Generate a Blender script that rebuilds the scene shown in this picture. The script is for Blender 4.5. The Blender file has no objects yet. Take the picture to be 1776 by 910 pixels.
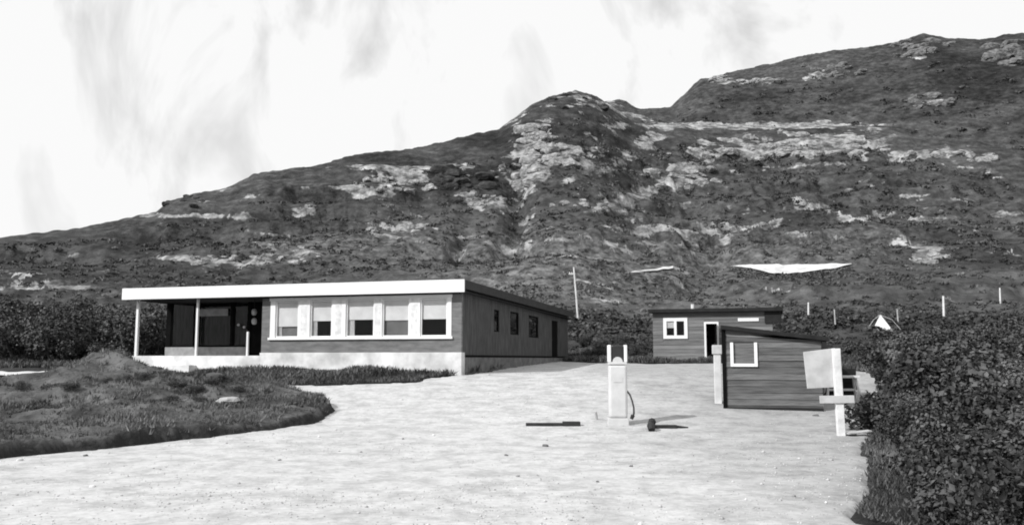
import bpy, math, random
import numpy as np
from mathutils import Vector

random.seed(11)
RNG = np.random.default_rng(11)
scene = bpy.context.scene
col = scene.collection
R = math.radians

# ------------------------------------------------------------------ camera
EYE = 1.6
PITCH = math.atan((622 - 455) / 1500.0)
FPX = 1500.0
cam_d = bpy.data.cameras.new('camera')
cam_d.sensor_width = 36.0
cam_d.lens = 36.0 * FPX / 1776.0
cam_d.clip_start = 0.1
cam_d.clip_end = 6000.0
cam = bpy.data.objects.new('camera', cam_d)
cam.location = (0, 0, EYE)
cam.rotation_euler = (math.pi / 2 + PITCH, 0, 0)
col.objects.link(cam)
scene.camera = cam

# ------------------------------------------------------------------ sky and sun
SUN_EL, SUN_H = R(36), Vector((-0.80, -0.60))      # horizontal direction TOWARDS the sun
world = bpy.data.worlds.new('World')
scene.world = world
world.use_nodes = True
wn, wl = world.node_tree.nodes, world.node_tree.links
wn.clear()
w_out = wn.new('ShaderNodeOutputWorld')
w_bg = wn.new('ShaderNodeBackground')
w_bg.inputs['Strength'].default_value = 0.1
w_sky = wn.new('ShaderNodeTexSky')
w_sky.sky_type = 'NISHITA'
w_sky.sun_disc = False
w_sky.sun_elevation = SUN_EL
w_sky.sun_rotation = math.atan2(SUN_H.x, SUN_H.y)
w_bw = wn.new('ShaderNodeRGBToBW')
w_tc = wn.new('ShaderNodeTexCoord')
w_map = wn.new('ShaderNodeMapping')
w_map.inputs['Scale'].default_value = (3.6, 3.6, 1.6)
w_map.inputs['Rotation'].default_value = (0.0, R(35), 0.0)
w_n = wn.new('ShaderNodeTexNoise')
w_n.inputs['Scale'].default_value = 2.6
w_n.inputs['Detail'].default_value = 5.0
w_n.inputs['Roughness'].default_value = 0.55
w_n.inputs['Distortion'].default_value = 0.5
w_r = wn.new('ShaderNodeValToRGB')
w_r.color_ramp.elements[0].position = 0.33
w_r.color_ramp.elements[0].color = (0.60, 0.60, 0.60, 1)
w_r.color_ramp.elements[1].position = 0.50
w_r.color_ramp.elements[1].color = (1, 1, 1, 1)
w_mix = wn.new('ShaderNodeMix')
w_mix.data_type = 'RGBA'
w_mix.inputs[7].default_value = (9.6, 9.6, 9.6, 1)   # bright white cloud
wl.new(w_sky.outputs[0], w_bw.inputs[0])
wl.new(w_tc.outputs['Generated'], w_map.inputs[0])
wl.new(w_map.outputs[0], w_n.inputs['Vector'])
wl.new(w_n.outputs['Fac'], w_r.inputs[0])
wl.new(w_r.outputs[0], w_mix.inputs[0])
wl.new(w_bw.outputs[0], w_mix.inputs[6])
wl.new(w_mix.outputs[2], w_bg.inputs[0])
wl.new(w_bg.outputs[0], w_out.inputs[0])

sun_d = bpy.data.lights.new('sun', 'SUN')
sun_d.energy = 4.2
sun_d.angle = R(0.6)
sun_d.color = (1, 1, 1)
sun = bpy.data.objects.new('sun', sun_d)
sh = SUN_H.normalized()
to_sun = Vector((sh.x * math.cos(SUN_EL), sh.y * math.cos(SUN_EL), math.sin(SUN_EL)))
sun.rotation_euler = to_sun.to_track_quat('Z', 'Y').to_euler()
sun.location = to_sun * 60
col.objects.link(sun)

scene.view_settings.view_transform = 'Standard'
scene.view_settings.look = 'None'
scene.view_settings.exposure = 0.0
scene.view_settings.gamma = 1.0
scene.view_settings.use_curve_mapping = False
scene.render.engine = 'CYCLES'
scene.cycles.filter_width = 1.9

# ------------------------------------------------------------------ pixel geometry (photo is 1776 x 910)
CP, SP = math.cos(PITCH), math.sin(PITCH)
def ray(px, py):
    u = (np.asarray(px, float) - 888.0) / FPX
    v = (455.0 - np.asarray(py, float)) / FPX
    return u, CP - v * SP, SP + v * CP
def at(px, py, Y):
    u, a, b = ray(px, py)
    return Vector((float(u / a * Y), float(Y), float(EYE + b / a * Y)))
def project(x, y, z):
    dz = z - EYE
    zc = y * CP + dz * SP
    yc = -y * SP + dz * CP
    zc = np.where(zc < 0.1, 0.1, zc)
    return 888 + FPX * x / zc, 455 - FPX * yc / zc

# ------------------------------------------------------------------ noise
def _hash(ix, iy, seed):
    h = (ix.astype(np.int64) * 374761393 + iy.astype(np.int64) * 668265263 + seed * 982451653) & 0xFFFFFFFF
    h = ((h ^ (h >> 13)) * 1274126177) & 0xFFFFFFFF
    h = (h ^ (h >> 16)) & 0xFFFFFF
    return h / float(0xFFFFFF)
def vnoise(x, y, seed=0):
    x = np.asarray(x, float); y = np.asarray(y, float)
    ix = np.floor(x); iy = np.floor(y)
    fx = x - ix; fy = y - iy
    fx = fx * fx * fx * (fx * (fx * 6 - 15) + 10); fy = fy * fy * fy * (fy * (fy * 6 - 15) + 10)
    a = _hash(ix, iy, seed); b = _hash(ix + 1, iy, seed); c = _hash(ix, iy + 1, seed); d = _hash(ix + 1, iy + 1, seed)
    return (a + (b - a) * fx) * (1 - fy) + (c + (d - c) * fx) * fy
def fbm(x, y, octv=4, seed=0, gain=0.5):
    s = 0.0; amp = 1.0; tot = 0.0
    for k in range(octv):
        s = s + amp * (vnoise(x * 2 ** k + 17.3 * k, y * 2 ** k - 9.1 * k, seed + k) - 0.5)
        tot += amp; amp *= gain
    return s / tot * 2.0            # about -1..1
def smooth(t):
    t = np.clip(t, 0, 1)
    return t * t * (3 - 2 * t)

# ------------------------------------------------------------------ terrain heights
GY = np.array([-4000, 12, 16, 19, 22, 26, 29, 33, 40, 48, 70, 4000], float)
GZ = np.array([0, 0, 0.04, 0.17, 0.40, 0.80, 1.07, 1.20, 1.40, 1.62, 2.0, 2.0], float)
_fy = np.linspace(-20, 90, 1101)
_fz = np.interp(_fy, GY, GZ)
_k = np.exp(-np.linspace(-2, 2, 31) ** 2); _k /= _k.sum()
_fz = np.convolve(np.pad(_fz, 15, mode='edge'), _k, mode='valid')
def ground(x, y):
    dip = 0.30 * np.exp(-((x + 12.3) / 1.1) ** 2 - ((y - 31.0) / 1.0) ** 2)      # hollow at the foot of the veranda steps
    return np.interp(y, _fy, _fz) - dip

def sky_line(pts):
    px = np.array([p[0] for p in pts], float); py = np.array([p[1] for p in pts], float)
    u, a, b = ray(px, py)
    th = np.arctan2(u, a)
    e = b / np.hypot(u, a)
    return th, e
S1 = [(-2500, 560), (-900, 500), (-300, 445), (0, 413), (120, 400), (270, 370), (290, 352), (350, 335), (395, 325),
      (440, 300), (530, 290), (600, 272), (650, 260), (740, 252), (800, 240), (865, 225), (890, 208), (920, 182), (960, 166), (1000, 159),
      (1035, 166), (1060, 186), (1095, 212), (1140, 216), (1250, 216), (1400, 214), (1480, 217), (1560, 224), (1620, 236),
      (1700, 250), (1776, 262), (2300, 300), (3600, 420)]
S2 = [(-2500, 620), (0, 560), (700, 330), (1000, 195), (1040, 178), (1075, 172), (1110, 186), (1165, 186), (1190, 165), (1215, 138), (1250, 128),
      (1330, 112), (1440, 95), (1500, 84), (1560, 74), (1600, 58), (1640, 64), (1700, 66), (1776, 58), (2000, 40), (2600, 130), (3600, 300)]
T1, E1 = sky_line(S1)
T2, E2 = sky_line(S2)
R0 = 46.0
GUL = [math.atan2((890 - 888) / 1500.0, 1.0), math.atan2((800 - 888) / 1500.0, 1.0), math.atan2((1235 - 888) / 1500.0, 1.0)]
def hill_params(th):
    fade = smooth((1.75 - np.abs(th)) / 0.6)
    e1 = np.interp(th, T1, E1) * fade
    e2 = np.interp(th, T2, E2) * fade
    r1 = 270 + 40 * np.sin(th * 3.0 + 0.6) + 30 * smooth((th - 0.05) / 0.2)
    r2 = 470 + 40 * np.sin(th * 2.3)
    return e1, e2, r1, r2
def terrain_h(x, y, detail=True):
    x = np.asarray(x, float); y = np.asarray(y, float)
    r = np.hypot(x, y); th = np.arctan2(x, y)
    base = ground(x, y)
    e1, e2, r1, r2 = hill_params(th)
    tt = np.clip((r - R0) / (r1 - R0), 0, 1)
    prof = 0.80 * tt ** 0.80 + 0.20 * smooth((tt - 0.72) / 0.26)
    zf = EYE + r * e1 * prof
    z1 = EYE + r1 * e1
    zd = z1 - 0.35 * (r - r1)
    t2 = (r - (r1 + 35)) / (r2 - r1 - 35)
    zb = EYE + r * (e1 * 0.7 + (e2 - e1 * 0.7) * smooth(t2) ** 0.8)
    z2 = EYE + r2 * e2
    zb = np.where(r > r2, z2 - 0.22 * (r - r2), zb)
    far = np.maximum(np.maximum(zd, zb), 0.0)
    hz = np.where(r < r1, zf, far)
    w = smooth((r - R0 + 3) / 14.0)
    z = base * (1 - w) + np.maximum(hz, base * 0.9) * w
    if detail:
        amp = r * w * (1 - 0.72 * smooth((tt - 0.8) / 0.2)) * np.exp(-np.maximum(0, r - 700) / 400)
        amp = amp * smooth((1.7 - np.abs(th)) / 0.5)
        z = z + amp * (0.017 * fbm(x / 34, y / 46, 4, 3) + 0.0065 * fbm(x / 7, y / 10, 4, 9, 0.6) + 0.0034 * fbm(x / 2.4, y / 3.6, 3, 13, 0.6))
        ridg = 1 - np.abs(fbm(x / 26 + 5, y / 40, 4, 21, 0.6)) * 2
        z = z + amp * 0.006 * np.clip(ridg, 0, 1) ** 2
        for (tg, wd, dp, ta, tb) in ((GUL[0], 0.016, 0.030, 0.45, 0.92), (GUL[1], 0.010, 0.016, 0.40, 0.72), (GUL[2], 0.030, 0.014, 0.2, 0.7)):
            sk = th - tg - 0.05 * (tt - 0.6) + 0.004 * np.sin(r / 9.0)
            z = z - r * dp * np.exp(-(sk / wd) ** 2) * smooth((tt - ta) / 0.15) * smooth((tb - tt) / 0.12)
        # rock ledges: terraces along the contour
        per = 8.5
        q = z / per + 0.6 * fbm(x / 60, y / 60, 2, 5)
        fr = q - np.floor(q)
        ter = (smooth((fr - 0.55) / 0.35) - fr) * per
        z = z + ter * 0.62 * smooth((r - 90) / 60) * (1 - 0.75 * smooth((tt - 0.85) / 0.1)) * np.clip(0.4 + 1.4 * fbm(x / 50, y / 50, 2, 77), 0, 1)
    return z
def hit(px, py, detail=True, rmin=6.0, rmax=900.0, n=700):
    """world points where the view rays meet the terrain"""
    px = np.atleast_1d(np.asarray(px, float)); py = np.atleast_1d(np.asarray(py, float))
    u, a, b = ray(px, py)
    hl = np.hypot(u, a)
    ts = rmin * (rmax / rmin) ** (np.arange(n) / (n - 1.0))
    X = (u / hl)[:, None] * ts; Y = (a / hl)[:, None] * ts; Z = EYE + (b / hl)[:, None] * ts
    D = Z - terrain_h(X, Y, detail)
    below = D < 0
    idx = np.where(below.any(1), below.argmax(1), n - 1)
    idx = np.maximum(idx, 1)
    k = np.arange(len(px))
    d0 = D[k, idx - 1]; d1 = D[k, idx]
    f = np.clip(d0 / (d0 - d1 + 1e-9), 0, 1)
    t = ts[idx - 1] + (ts[idx] - ts[idx - 1]) * f
    return np.stack([u / hl * t, a / hl * t, EYE + b / hl * t], 1)
def hit1(px, py, **k):
    p = hit([px], [py], **k)[0]
    return Vector((float(p[0]), float(p[1]), float(p[2])))

# ------------------------------------------------------------------ materials (a black-and-white picture: every colour is a grey)
MATS = {}
def mat(name, v, v2=None, scale=4.0, rough=0.85, bump=0.0, bscale=None, stretch=(1, 1, 1), spec=0.3, detail=6.0, lo=0.35, hi=0.65, coord='Object', dist=0.03):
    m = bpy.data.materials.new(name); m.use_nodes = True
    nt = m.node_tree; N = nt.nodes; L = nt.links
    b = N['Principled BSDF']
    b.inputs['Roughness'].default_value = rough
    b.inputs['Specular IOR Level'].default_value = spec
    b.inputs['Base Color'].default_value = (v, v, v, 1)
    if v2 is not None or bump > 0:
        tc = N.new('ShaderNodeTexCoord'); mp = N.new('ShaderNodeMapping')
        mp.inputs['Scale'].default_value = stretch
        L.new(tc.outputs[coord], mp.inputs[0])
    if v2 is not None:
        n = N.new('ShaderNodeTexNoise'); n.inputs['Scale'].default_value = scale; n.inputs['Detail'].default_value = detail
        n.inputs['Roughness'].default_value = 0.6
        L.new(mp.outputs[0], n.inputs['Vector'])
        r = N.new('ShaderNodeValToRGB')
        r.color_ramp.elements[0].position = lo; r.color_ramp.elements[1].position = hi
        r.color_ramp.elements[0].color = (v, v, v, 1); r.color_ramp.elements[1].color = (v2, v2, v2, 1)
        L.new(n.outputs['Fac'], r.inputs[0]); L.new(r.outputs[0], b.inputs['Base Color'])
    if bump > 0:
        n2 = N.new('ShaderNodeTexNoise'); n2.inputs['Scale'].default_value = bscale or scale * 4; n2.inputs['Detail'].default_value = 5
        L.new(mp.outputs[0], n2.inputs['Vector'])
        bp = N.new('ShaderNodeBump'); bp.inputs['Strength'].default_value = bump; bp.inputs['Distance'].default_value = dist
        L.new(n2.outputs['Fac'], bp.inputs['Height']); L.new(bp.outputs[0], b.inputs['Normal'])
    MATS[name] = m
    return m

mat('white_paint', 0.80, 0.70, 1.5, 0.55, 0.08, 20)
mat('white_concrete', 0.42, 0.78, 1.0, 0.9, 0.25, 22)
mat('weathered_white', 0.55, 0.78, 5.0, 0.8, 0.2, 30)
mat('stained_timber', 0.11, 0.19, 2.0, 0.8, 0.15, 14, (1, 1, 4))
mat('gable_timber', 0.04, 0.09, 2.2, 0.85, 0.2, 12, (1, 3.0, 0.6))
mat('gable_footing', 0.10, 0.18, 3.0, 0.95, 0.3, 12)
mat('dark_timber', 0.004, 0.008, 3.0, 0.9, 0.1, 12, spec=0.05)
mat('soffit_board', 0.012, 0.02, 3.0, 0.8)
mat('verge_board', 0.03, 0.045, 3.0, 0.8)
mat('roof_felt', 0.06, 0.10, 2.0, 0.95, 0.3, 30)
mat('tar_felt', 0.012, 0.022, 4.0, 0.9, 0.2, 30)
mat('interior_wall', 0.03, 0.045, 1.0, 0.9)
mat('blind_cloth', 0.72, 0.60, 2.0, 0.95, 0.05, 30)
mat('grey_screen', 0.12, 0.16, 3.0, 0.95)
mat('curtain', 0.6, 0.42, 7.0, 0.95, 0.3, 20, (6, 6, 0.5))
mat('grey_panel', 0.22, 0.34, 3.0, 0.9)
mat('lamp_glass', 0.5, 0.4, 3.0, 0.3)
mat('shed_board', 0.085, 0.16, 3.0, 0.9, 0.35, 10, (0.6, 2, 7))
mat('cottage_board', 0.125, 0.20, 2.0, 0.9, 0.25, 9, (0.5, 2, 8))
mat('sign_board', 0.40, 0.54, 3.0, 0.85, 0.1, 20)
mat('pole_wood', 0.5, 0.68, 6.0, 0.9, 0.2, 30, (1, 1, 0.2))
mat('old_post', 0.32, 0.5, 8.0, 0.95, 0.3, 30, (1, 1, 0.2))
mat('pump_paint', 0.50, 0.60, 3.0, 0.5, 0.05, 30)
mat('pump_dark', 0.02, 0.035, 4.0, 0.35)
mat('rubber', 0.03, 0.045, 10.0, 0.6)
mat('iron', 0.015, 0.03, 10.0, 0.7, 0.2, 40)
mat('concrete', 0.45, 0.55, 2.0, 0.95, 0.3, 30)
mat('canvas', 0.80, 0.72, 4.0, 0.9)
mat('stone', 0.24, 0.42, 3.0, 0.95, 0.5, 12)
mat('dark_stone', 0.07, 0.14, 4.0, 0.95, 0.4, 12)
mat('crag_rock', 0.12, 0.44, 0.6, 0.95, 0.9, 1.6, (1, 1, 2.2), detail=9.0, dist=0.6)
mat('crag_mid', 0.05, 0.24, 0.5, 0.95, 0.9, 1.6, (1, 1, 2.2), detail=9.0, dist=0.6)
mat('crag_dark', 0.018, 0.07, 0.5, 0.95, 0.9, 1.6, (1, 1, 2.2), detail=9.0, dist=0.6)  # near-black tone also carries the shadow of the clefts
mat('road_gravel', 0.42, 0.66, 0.5, 0.95, 0.3, 6)
mat('bark', 0.06, 0.12, 10.0, 0.95)

def glass_mat():
    m = bpy.data.materials.new('window_glass'); m.use_nodes = True
    N = m.node_tree.nodes; L = m.node_tree.links
    N.clear()
    o = N.new('ShaderNodeOutputMaterial'); mx = N.new('ShaderNodeMixShader'); t = N.new('ShaderNodeBsdfTransparent'); g = N.new('ShaderNodeBsdfGlossy')
    lw = N.new('ShaderNodeLayerWeight'); lw.inputs[0].default_value = 0.5
    pw = N.new('ShaderNodeMath'); pw.operation = 'POWER'; pw.inputs[1].default_value = 4.0
    mr = N.new('ShaderNodeMath'); mr.operation = 'MULTIPLY_ADD'; mr.inputs[1].default_value = 0.8; mr.inputs[2].default_value = 0.012
    L.new(lw.outputs['Facing'], pw.inputs[0]); L.new(pw.outputs[0], mr.inputs[0])
    g.inputs['Roughness'].default_value = 0.02; t.inputs[0].default_value = (0.95, 0.95, 0.95, 1)
    L.new(mr.outputs[0], mx.inputs[0]); L.new(t.outputs[0], mx.inputs[1]); L.new(g.outputs[0], mx.inputs[2]); L.new(mx.outputs[0], o.inputs[0])
    MATS['window_glass'] = m
glass_mat()

def leaf_mat(name, dark, light):
    m = bpy.data.materials.new(name); m.use_nodes = True
    N = m.node_tree.nodes; L = m.node_tree.links
    b = N['Principled BSDF']; b.inputs['Roughness'].default_value = 0.6; b.inputs['Specular IOR Level'].default_value = 0.35
    at_ = N.new('ShaderNodeAttribute'); at_.attribute_name = 'tone'
    oi = N.new('ShaderNodeObjectInfo')
    ad = N.new('ShaderNodeMath'); ad.operation = 'MULTIPLY_ADD'; ad.inputs[1].default_value = 0.30; ad.inputs[2].default_value = -0.15
    L.new(oi.outputs['Random'], ad.inputs[0])
    s = N.new('ShaderNodeMath'); s.operation = 'ADD'; s.use_clamp = True
    L.new(at_.outputs['Fac'], s.inputs[0]); L.new(ad.outputs[0], s.inputs[1])
    r = N.new('ShaderNodeMapRange'); r.inputs[3].default_value = dark; r.inputs[4].default_value = light
    L.new(s.outputs[0], r.inputs[0]); L.new(r.outputs[0], b.inputs['Base Color'])
    MATS[name] = m
leaf_mat('shrub_leaf', 0.012, 0.12)
leaf_mat('scrub_leaf', 0.018, 0.10)
leaf_mat('heath_leaf', 0.022, 0.16)
leaf_mat('grass_blade', 0.028, 0.15)
leaf_mat('pebble', 0.16, 0.75)

def hill_mat():
    m = bpy.data.materials.new('hillside'); m.use_nodes = True
    N = m.node_tree.nodes; L = m.node_tree.links
    b = N['Principled BSDF']; b.inputs['Roughness'].default_value = 0.95; b.inputs['Specular IOR Level'].default_value = 0.1
    tc = N.new('ShaderNodeTexCoord')
    def noise(scale, det, rgh=0.6, st=(1, 1, 1)):
        mp = N.new('ShaderNodeMapping'); mp.inputs['Scale'].default_value = st; L.new(tc.outputs['Object'], mp.inputs[0])
        n = N.new('ShaderNodeTexNoise'); n.inputs['Scale'].default_value = scale; n.inputs['Detail'].default_value = det; n.inputs['Roughness'].default_value = rgh
        L.new(mp.outputs[0], n.inputs['Vector']); return n.outputs['Fac']
    def ramp(f, pts):
        r = N.new('ShaderNodeValToRGB')
        while len(r.color_ramp.elements) < len(pts): r.color_ramp.elements.new(0.5)
        for e, (p, v) in zip(r.color_ramp.elements, pts): e.position = p; e.color = (v, v, v, 1)
        L.new(f, r.inputs[0]); return r.outputs[0]
    def mix(fac, a, c):
        x = N.new('ShaderNodeMix'); x.data_type = 'RGBA'
        L.new(fac, x.inputs[0]); L.new(a, x.inputs[6]); L.new(c, x.inputs[7]); return x.outputs[2]
    veg = ramp(noise(0.045, 9, 0.68, (1, 0.7, 2.5)), [(0.34, 0.018), (0.47, 0.045), (0.56, 0.068), (0.69, 0.15)])
    broad = ramp(noise(0.016, 5, 0.6, (1, 0.6, 3.0)), [(0.40, 0.45), (0.50, 0.88), (0.62, 1.15)])
    fine = ramp(noise(0.30, 7, 0.72, (1, 0.7, 1.8)), [(0.40, 0.016), (0.51, 0.062), (0.66, 0.16)])
    mx = N.new('ShaderNodeMix'); mx.data_type = 'RGBA'; mx.inputs[0].default_value = 0.5
    L.new(veg, mx.inputs[6]); L.new(fine, mx.inputs[7])
    mb_ = N.new('ShaderNodeMix'); mb_.data_type = 'RGBA'; mb_.blend_type = 'MULTIPLY'; mb_.inputs[0].default_value = 1.0
    L.new(mx.outputs[2], mb_.inputs[6]); L.new(broad, mb_.inputs[7])
    ga = N.new('ShaderNodeAttribute'); ga.attribute_name = 'grass'
    gm = N.new('ShaderNodeMix'); gm.data_type = 'RGBA'; L.new(ga.outputs['Fac'], gm.inputs[0])
    L.new(mb_.outputs[2], gm.inputs[6]); L.new(ramp(noise(0.5, 7, 0.72, (1, .6, 1.6)), [(0.38, 0.03), (0.5, 0.12), (0.64, 0.27)]), gm.inputs[7])
    rockc = ramp(noise(0.22, 9, 0.7, (1, 0.6, 1.5)), [(0.36, 0.04), (0.46, 0.16), (0.56, 0.34), (0.66, 0.52)])
    ra = N.new('ShaderNodeAttribute'); ra.attribute_name = 'rock'
    rn = N.new('ShaderNodeMath'); rn.operation = 'MULTIPLY_ADD'; rn.inputs[1].default_value = 3.2; rn.inputs[2].default_value = -1.62
    L.new(noise(0.11, 6, 0.58, (1, 0.6, 2.0)), rn.inputs[0])
    sm = N.new('ShaderNodeMath'); sm.operation = 'ADD'; L.new(ra.outputs['Fac'], sm.inputs[0]); L.new(rn.outputs[0], sm.inputs[1])
    geo = N.new('ShaderNodeNewGeometry'); sx = N.new('ShaderNodeSeparateXYZ'); L.new(geo.outputs['True Normal'], sx.inputs[0])
    stp = N.new('ShaderNodeMapRange'); stp.inputs[1].default_value = 0.80; stp.inputs[2].default_value = 0.50; stp.inputs[4].default_value = 0.32
    L.new(sx.outputs['Z'], stp.inputs[0])
    sm2 = N.new('ShaderNodeMath'); sm2.operation = 'ADD'; L.new(sm.outputs[0], sm2.inputs[0]); L.new(stp.outputs[0], sm2.inputs[1])
    rk = ramp(sm2.outputs[0], [(0.40, 0.0), (0.52, 1.0)])
    L.new(mix(rk, gm.outputs[2], rockc), b.inputs['Base Color'])
    bp = N.new('ShaderNodeBump'); bp.inputs['Strength'].default_value = 0.9; bp.inputs['Distance'].default_value = 1.0
    L.new(noise(0.5, 8, 0.65), bp.inputs['Height']); L.new(bp.outputs[0], b.inputs['Normal'])
    MATS['hillside'] = m
hill_mat()
for nm in ('shed_board', 'cottage_board'):          # every board weathered a little differently
    nt = MATS[nm].node_tree; b = nt.nodes['Principled BSDF']; src = b.inputs['Base Color'].links[0].from_socket
    oi = nt.nodes.new('ShaderNodeObjectInfo'); mr = nt.nodes.new('ShaderNodeMapRange'); mr.inputs[3].default_value = .68; mr.inputs[4].default_value = 1.2
    mx = nt.nodes.new('ShaderNodeMix'); mx.data_type = 'RGBA'; mx.blend_type = 'MULTIPLY'; mx.inputs[0].default_value = 1.0
    nt.links.new(oi.outputs['Random'], mr.inputs[0]); nt.links.new(src, mx.inputs[6]); nt.links.new(mr.outputs[0], mx.inputs[7]); nt.links.new(mx.outputs[2], b.inputs['Base Color'])

def yard_mat():
    m = bpy.data.materials.new('gravel'); m.use_nodes = True
    N = m.node_tree.nodes; L = m.node_tree.links
    b = N['Principled BSDF']; b.inputs['Roughness'].default_value = 0.97; b.inputs['Specular IOR Level'].default_value = 0.1
    tc = N.new('ShaderNodeTexCoord')
    def noise(scale, det, rgh=0.6):
        n = N.new('ShaderNodeTexNoise'); n.inputs['Scale'].default_value = scale; n.inputs['Detail'].default_value = det; n.inputs['Roughness'].default_value = rgh
        L.new(tc.outputs['Object'], n.inputs['Vector']); return n.outputs['Fac']
    a = N.new('ShaderNodeValToRGB'); a.color_ramp.elements[0].position = 0.38; a.color_ramp.elements[1].position = 0.56
    a.color_ramp.elements[0].color = (0.38,) * 3 + (1,); a.color_ramp.elements[1].color = (0.55,) * 3 + (1,)
    L.new(noise(1.6, 9, 0.75), a.inputs[0])
    f = N.new('ShaderNodeValToRGB'); f.color_ramp.elements[0].position = 0.32; f.color_ramp.elements[1].position = 0.6
    f.color_ramp.elements[0].color = (0.74,) * 3 + (1,); f.color_ramp.elements[1].color = (1.06,) * 3 + (1,)
    L.new(noise(9.0, 6, 0.75), f.inputs[0])
    mx = N.new('ShaderNodeMix'); mx.data_type = 'RGBA'; mx.blend_type = 'MULTIPLY'; mx.inputs[0].default_value = 0.8
    L.new(a.outputs[0], mx.inputs[6]); L.new(f.outputs[0], mx.inputs[7])
    sx = N.new('ShaderNodeSeparateXYZ'); L.new(tc.outputs['Object'], sx.inputs[0])                 # gravel darker towards the shed
    ma = N.new('ShaderNodeMath'); ma.operation = 'MULTIPLY_ADD'; ma.inputs[1].default_value = 7.0; L.new(noise(0.35, 6, 0.65), ma.inputs[0]); L.new(sx.outputs['X'], ma.inputs[2])
    dr = N.new('ShaderNodeMapRange'); dr.inputs[1].default_value = 4.8; dr.inputs[2].default_value = 8.2; dr.inputs[3].default_value = 1.0; dr.inputs[4].default_value = 0.70
    L.new(ma.outputs[0], dr.inputs[0])
    m2 = N.new('ShaderNodeMix'); m2.data_type = 'RGBA'; m2.blend_type = 'MULTIPLY'; m2.inputs[0].default_value = 1.0
    L.new(mx.outputs[2], m2.inputs[6]); L.new(dr.outputs[0], m2.inputs[7]); L.new(m2.outputs[2], b.inputs['Base Color'])
    bp = N.new('ShaderNodeBump'); bp.inputs['Strength'].default_value = 0.45; bp.inputs['Distance'].default_value = 0.02
    L.new(noise(14, 7, 0.7), bp.inputs['Height']); L.new(bp.outputs[0], b.inputs['Normal'])
    MATS['gravel'] = m
yard_mat()
mat('turf', 0.025, 0.13, 1.1, 0.95, 0.8, 9, dist=0.08)
mat('cut_soil', 0.012, 0.035, 3.0, 0.98, 0.8, 10)

# ------------------------------------------------------------------ mesh helpers
def tag(o, label=None, cat=None, group=None, kind=None):
    if label: o['label'] = label
    if cat: o['category'] = cat
    if group: o['group'] = group
    if kind: o['kind'] = kind
    return o
def link(name, me, m, parent=None, smooth_=False):
    if m is not None and len(me.materials) == 0: me.materials.append(MATS[m])
    if smooth_: me.polygons.foreach_set('use_smooth', np.ones(len(me.polygons), bool))
    o = bpy.data.objects.new(name, me); col.objects.link(o)
    if parent is not None: o.parent = parent
    return o
def fast_mesh(name, V, F, tone=None, attr='tone'):
    """V (n,3), F (m,k) uniform faces"""
    me = bpy.data.meshes.new(name)
    V = np.ascontiguousarray(V, np.float32); F = np.ascontiguousarray(F, np.int32)
    k = F.shape[1]
    me.vertices.add(len(V)); me.vertices.foreach_set('co', V.ravel())
    me.loops.add(F.size); me.loops.foreach_set('vertex_index', F.ravel())
    me.polygons.add(len(F)); me.polygons.foreach_set('loop_start', np.arange(0, F.size, k, dtype=np.int32))
    if tone is not None:
        a = me.attributes.new(attr, 'FLOAT', 'POINT'); a.data.foreach_set('value', np.ascontiguousarray(tone, np.float32))
    me.update(calc_edges=True)
    return me
def empty(name, loc, rz=0.0):
    o = bpy.data.objects.new(name, None); col.objects.link(o)
    o.location = loc; o.rotation_euler = (0, 0, rz); o.empty_display_size = 0.3
    return o
class MB:
    def __init__(s): s.v = []; s.f = []
    def add(s, vs, fs):
        n = len(s.v); s.v += [tuple(v) for v in vs]; s.f += [tuple(i + n for i in f) for f in fs]; return s
    def box(s, x0, x1, y0, y1, z0, z1):
        return s.add([(x0, y0, z0), (x1, y0, z0), (x1, y1, z0), (x0, y1, z0), (x0, y0, z1), (x1, y0, z1), (x1, y1, z1), (x0, y1, z1)],
                     [(0, 3, 2, 1), (4, 5, 6, 7), (0, 1, 5, 4), (1, 2, 6, 5), (2, 3, 7, 6), (3, 0, 4, 7)])
    def hexa(s, p): return s.add(p, [(0, 3, 2, 1), (4, 5, 6, 7), (0, 1, 5, 4), (1, 2, 6, 5), (2, 3, 7, 6), (3, 0, 4, 7)])
    def tube(s, pts, rad, n=8, cap=True):
        pts = [Vector(p) for p in pts]
        if not isinstance(rad, (list, tuple)): rad = [rad] * len(pts)
        rings = []
        for i, p in enumerate(pts):
            d = (pts[min(i + 1, len(pts) - 1)] - pts[max(i - 1, 0)]).normalized()
            a = d.cross(Vector((0, 0, 1)) if abs(d.z) < 0.9 else Vector((1, 0, 0))).normalized(); b = d.cross(a)
            rings.append([p + (a * math.cos(2 * math.pi * k / n) + b * math.sin(2 * math.pi * k / n)) * rad[i] for k in range(n)])
        vs = [v for r_ in rings for v in r_]; fs = []
        for i in range(len(pts) - 1):
            for k in range(n):
                fs.append((i * n + k, i * n + (k + 1) % n, (i + 1) * n + (k + 1) % n, (i + 1) * n + k))
        if cap: fs.append(tuple(range(n - 1, -1, -1))); fs.append(tuple(range((len(pts) - 1) * n, len(pts) * n)))
        return s.add(vs, fs)
    def build(s, name, m, parent=None, bevel=0.0, smooth_=False):
        me = bpy.data.meshes.new(name); me.from_pydata(s.v, [], s.f); me.update()
        o = link(name, me, m, parent, smooth_)
        if bevel > 0:
            b = o.modifiers.new('bevel', 'BEVEL'); b.width = bevel; b.segments = 2; b.limit_method = 'ANGLE'
        return o
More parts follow.
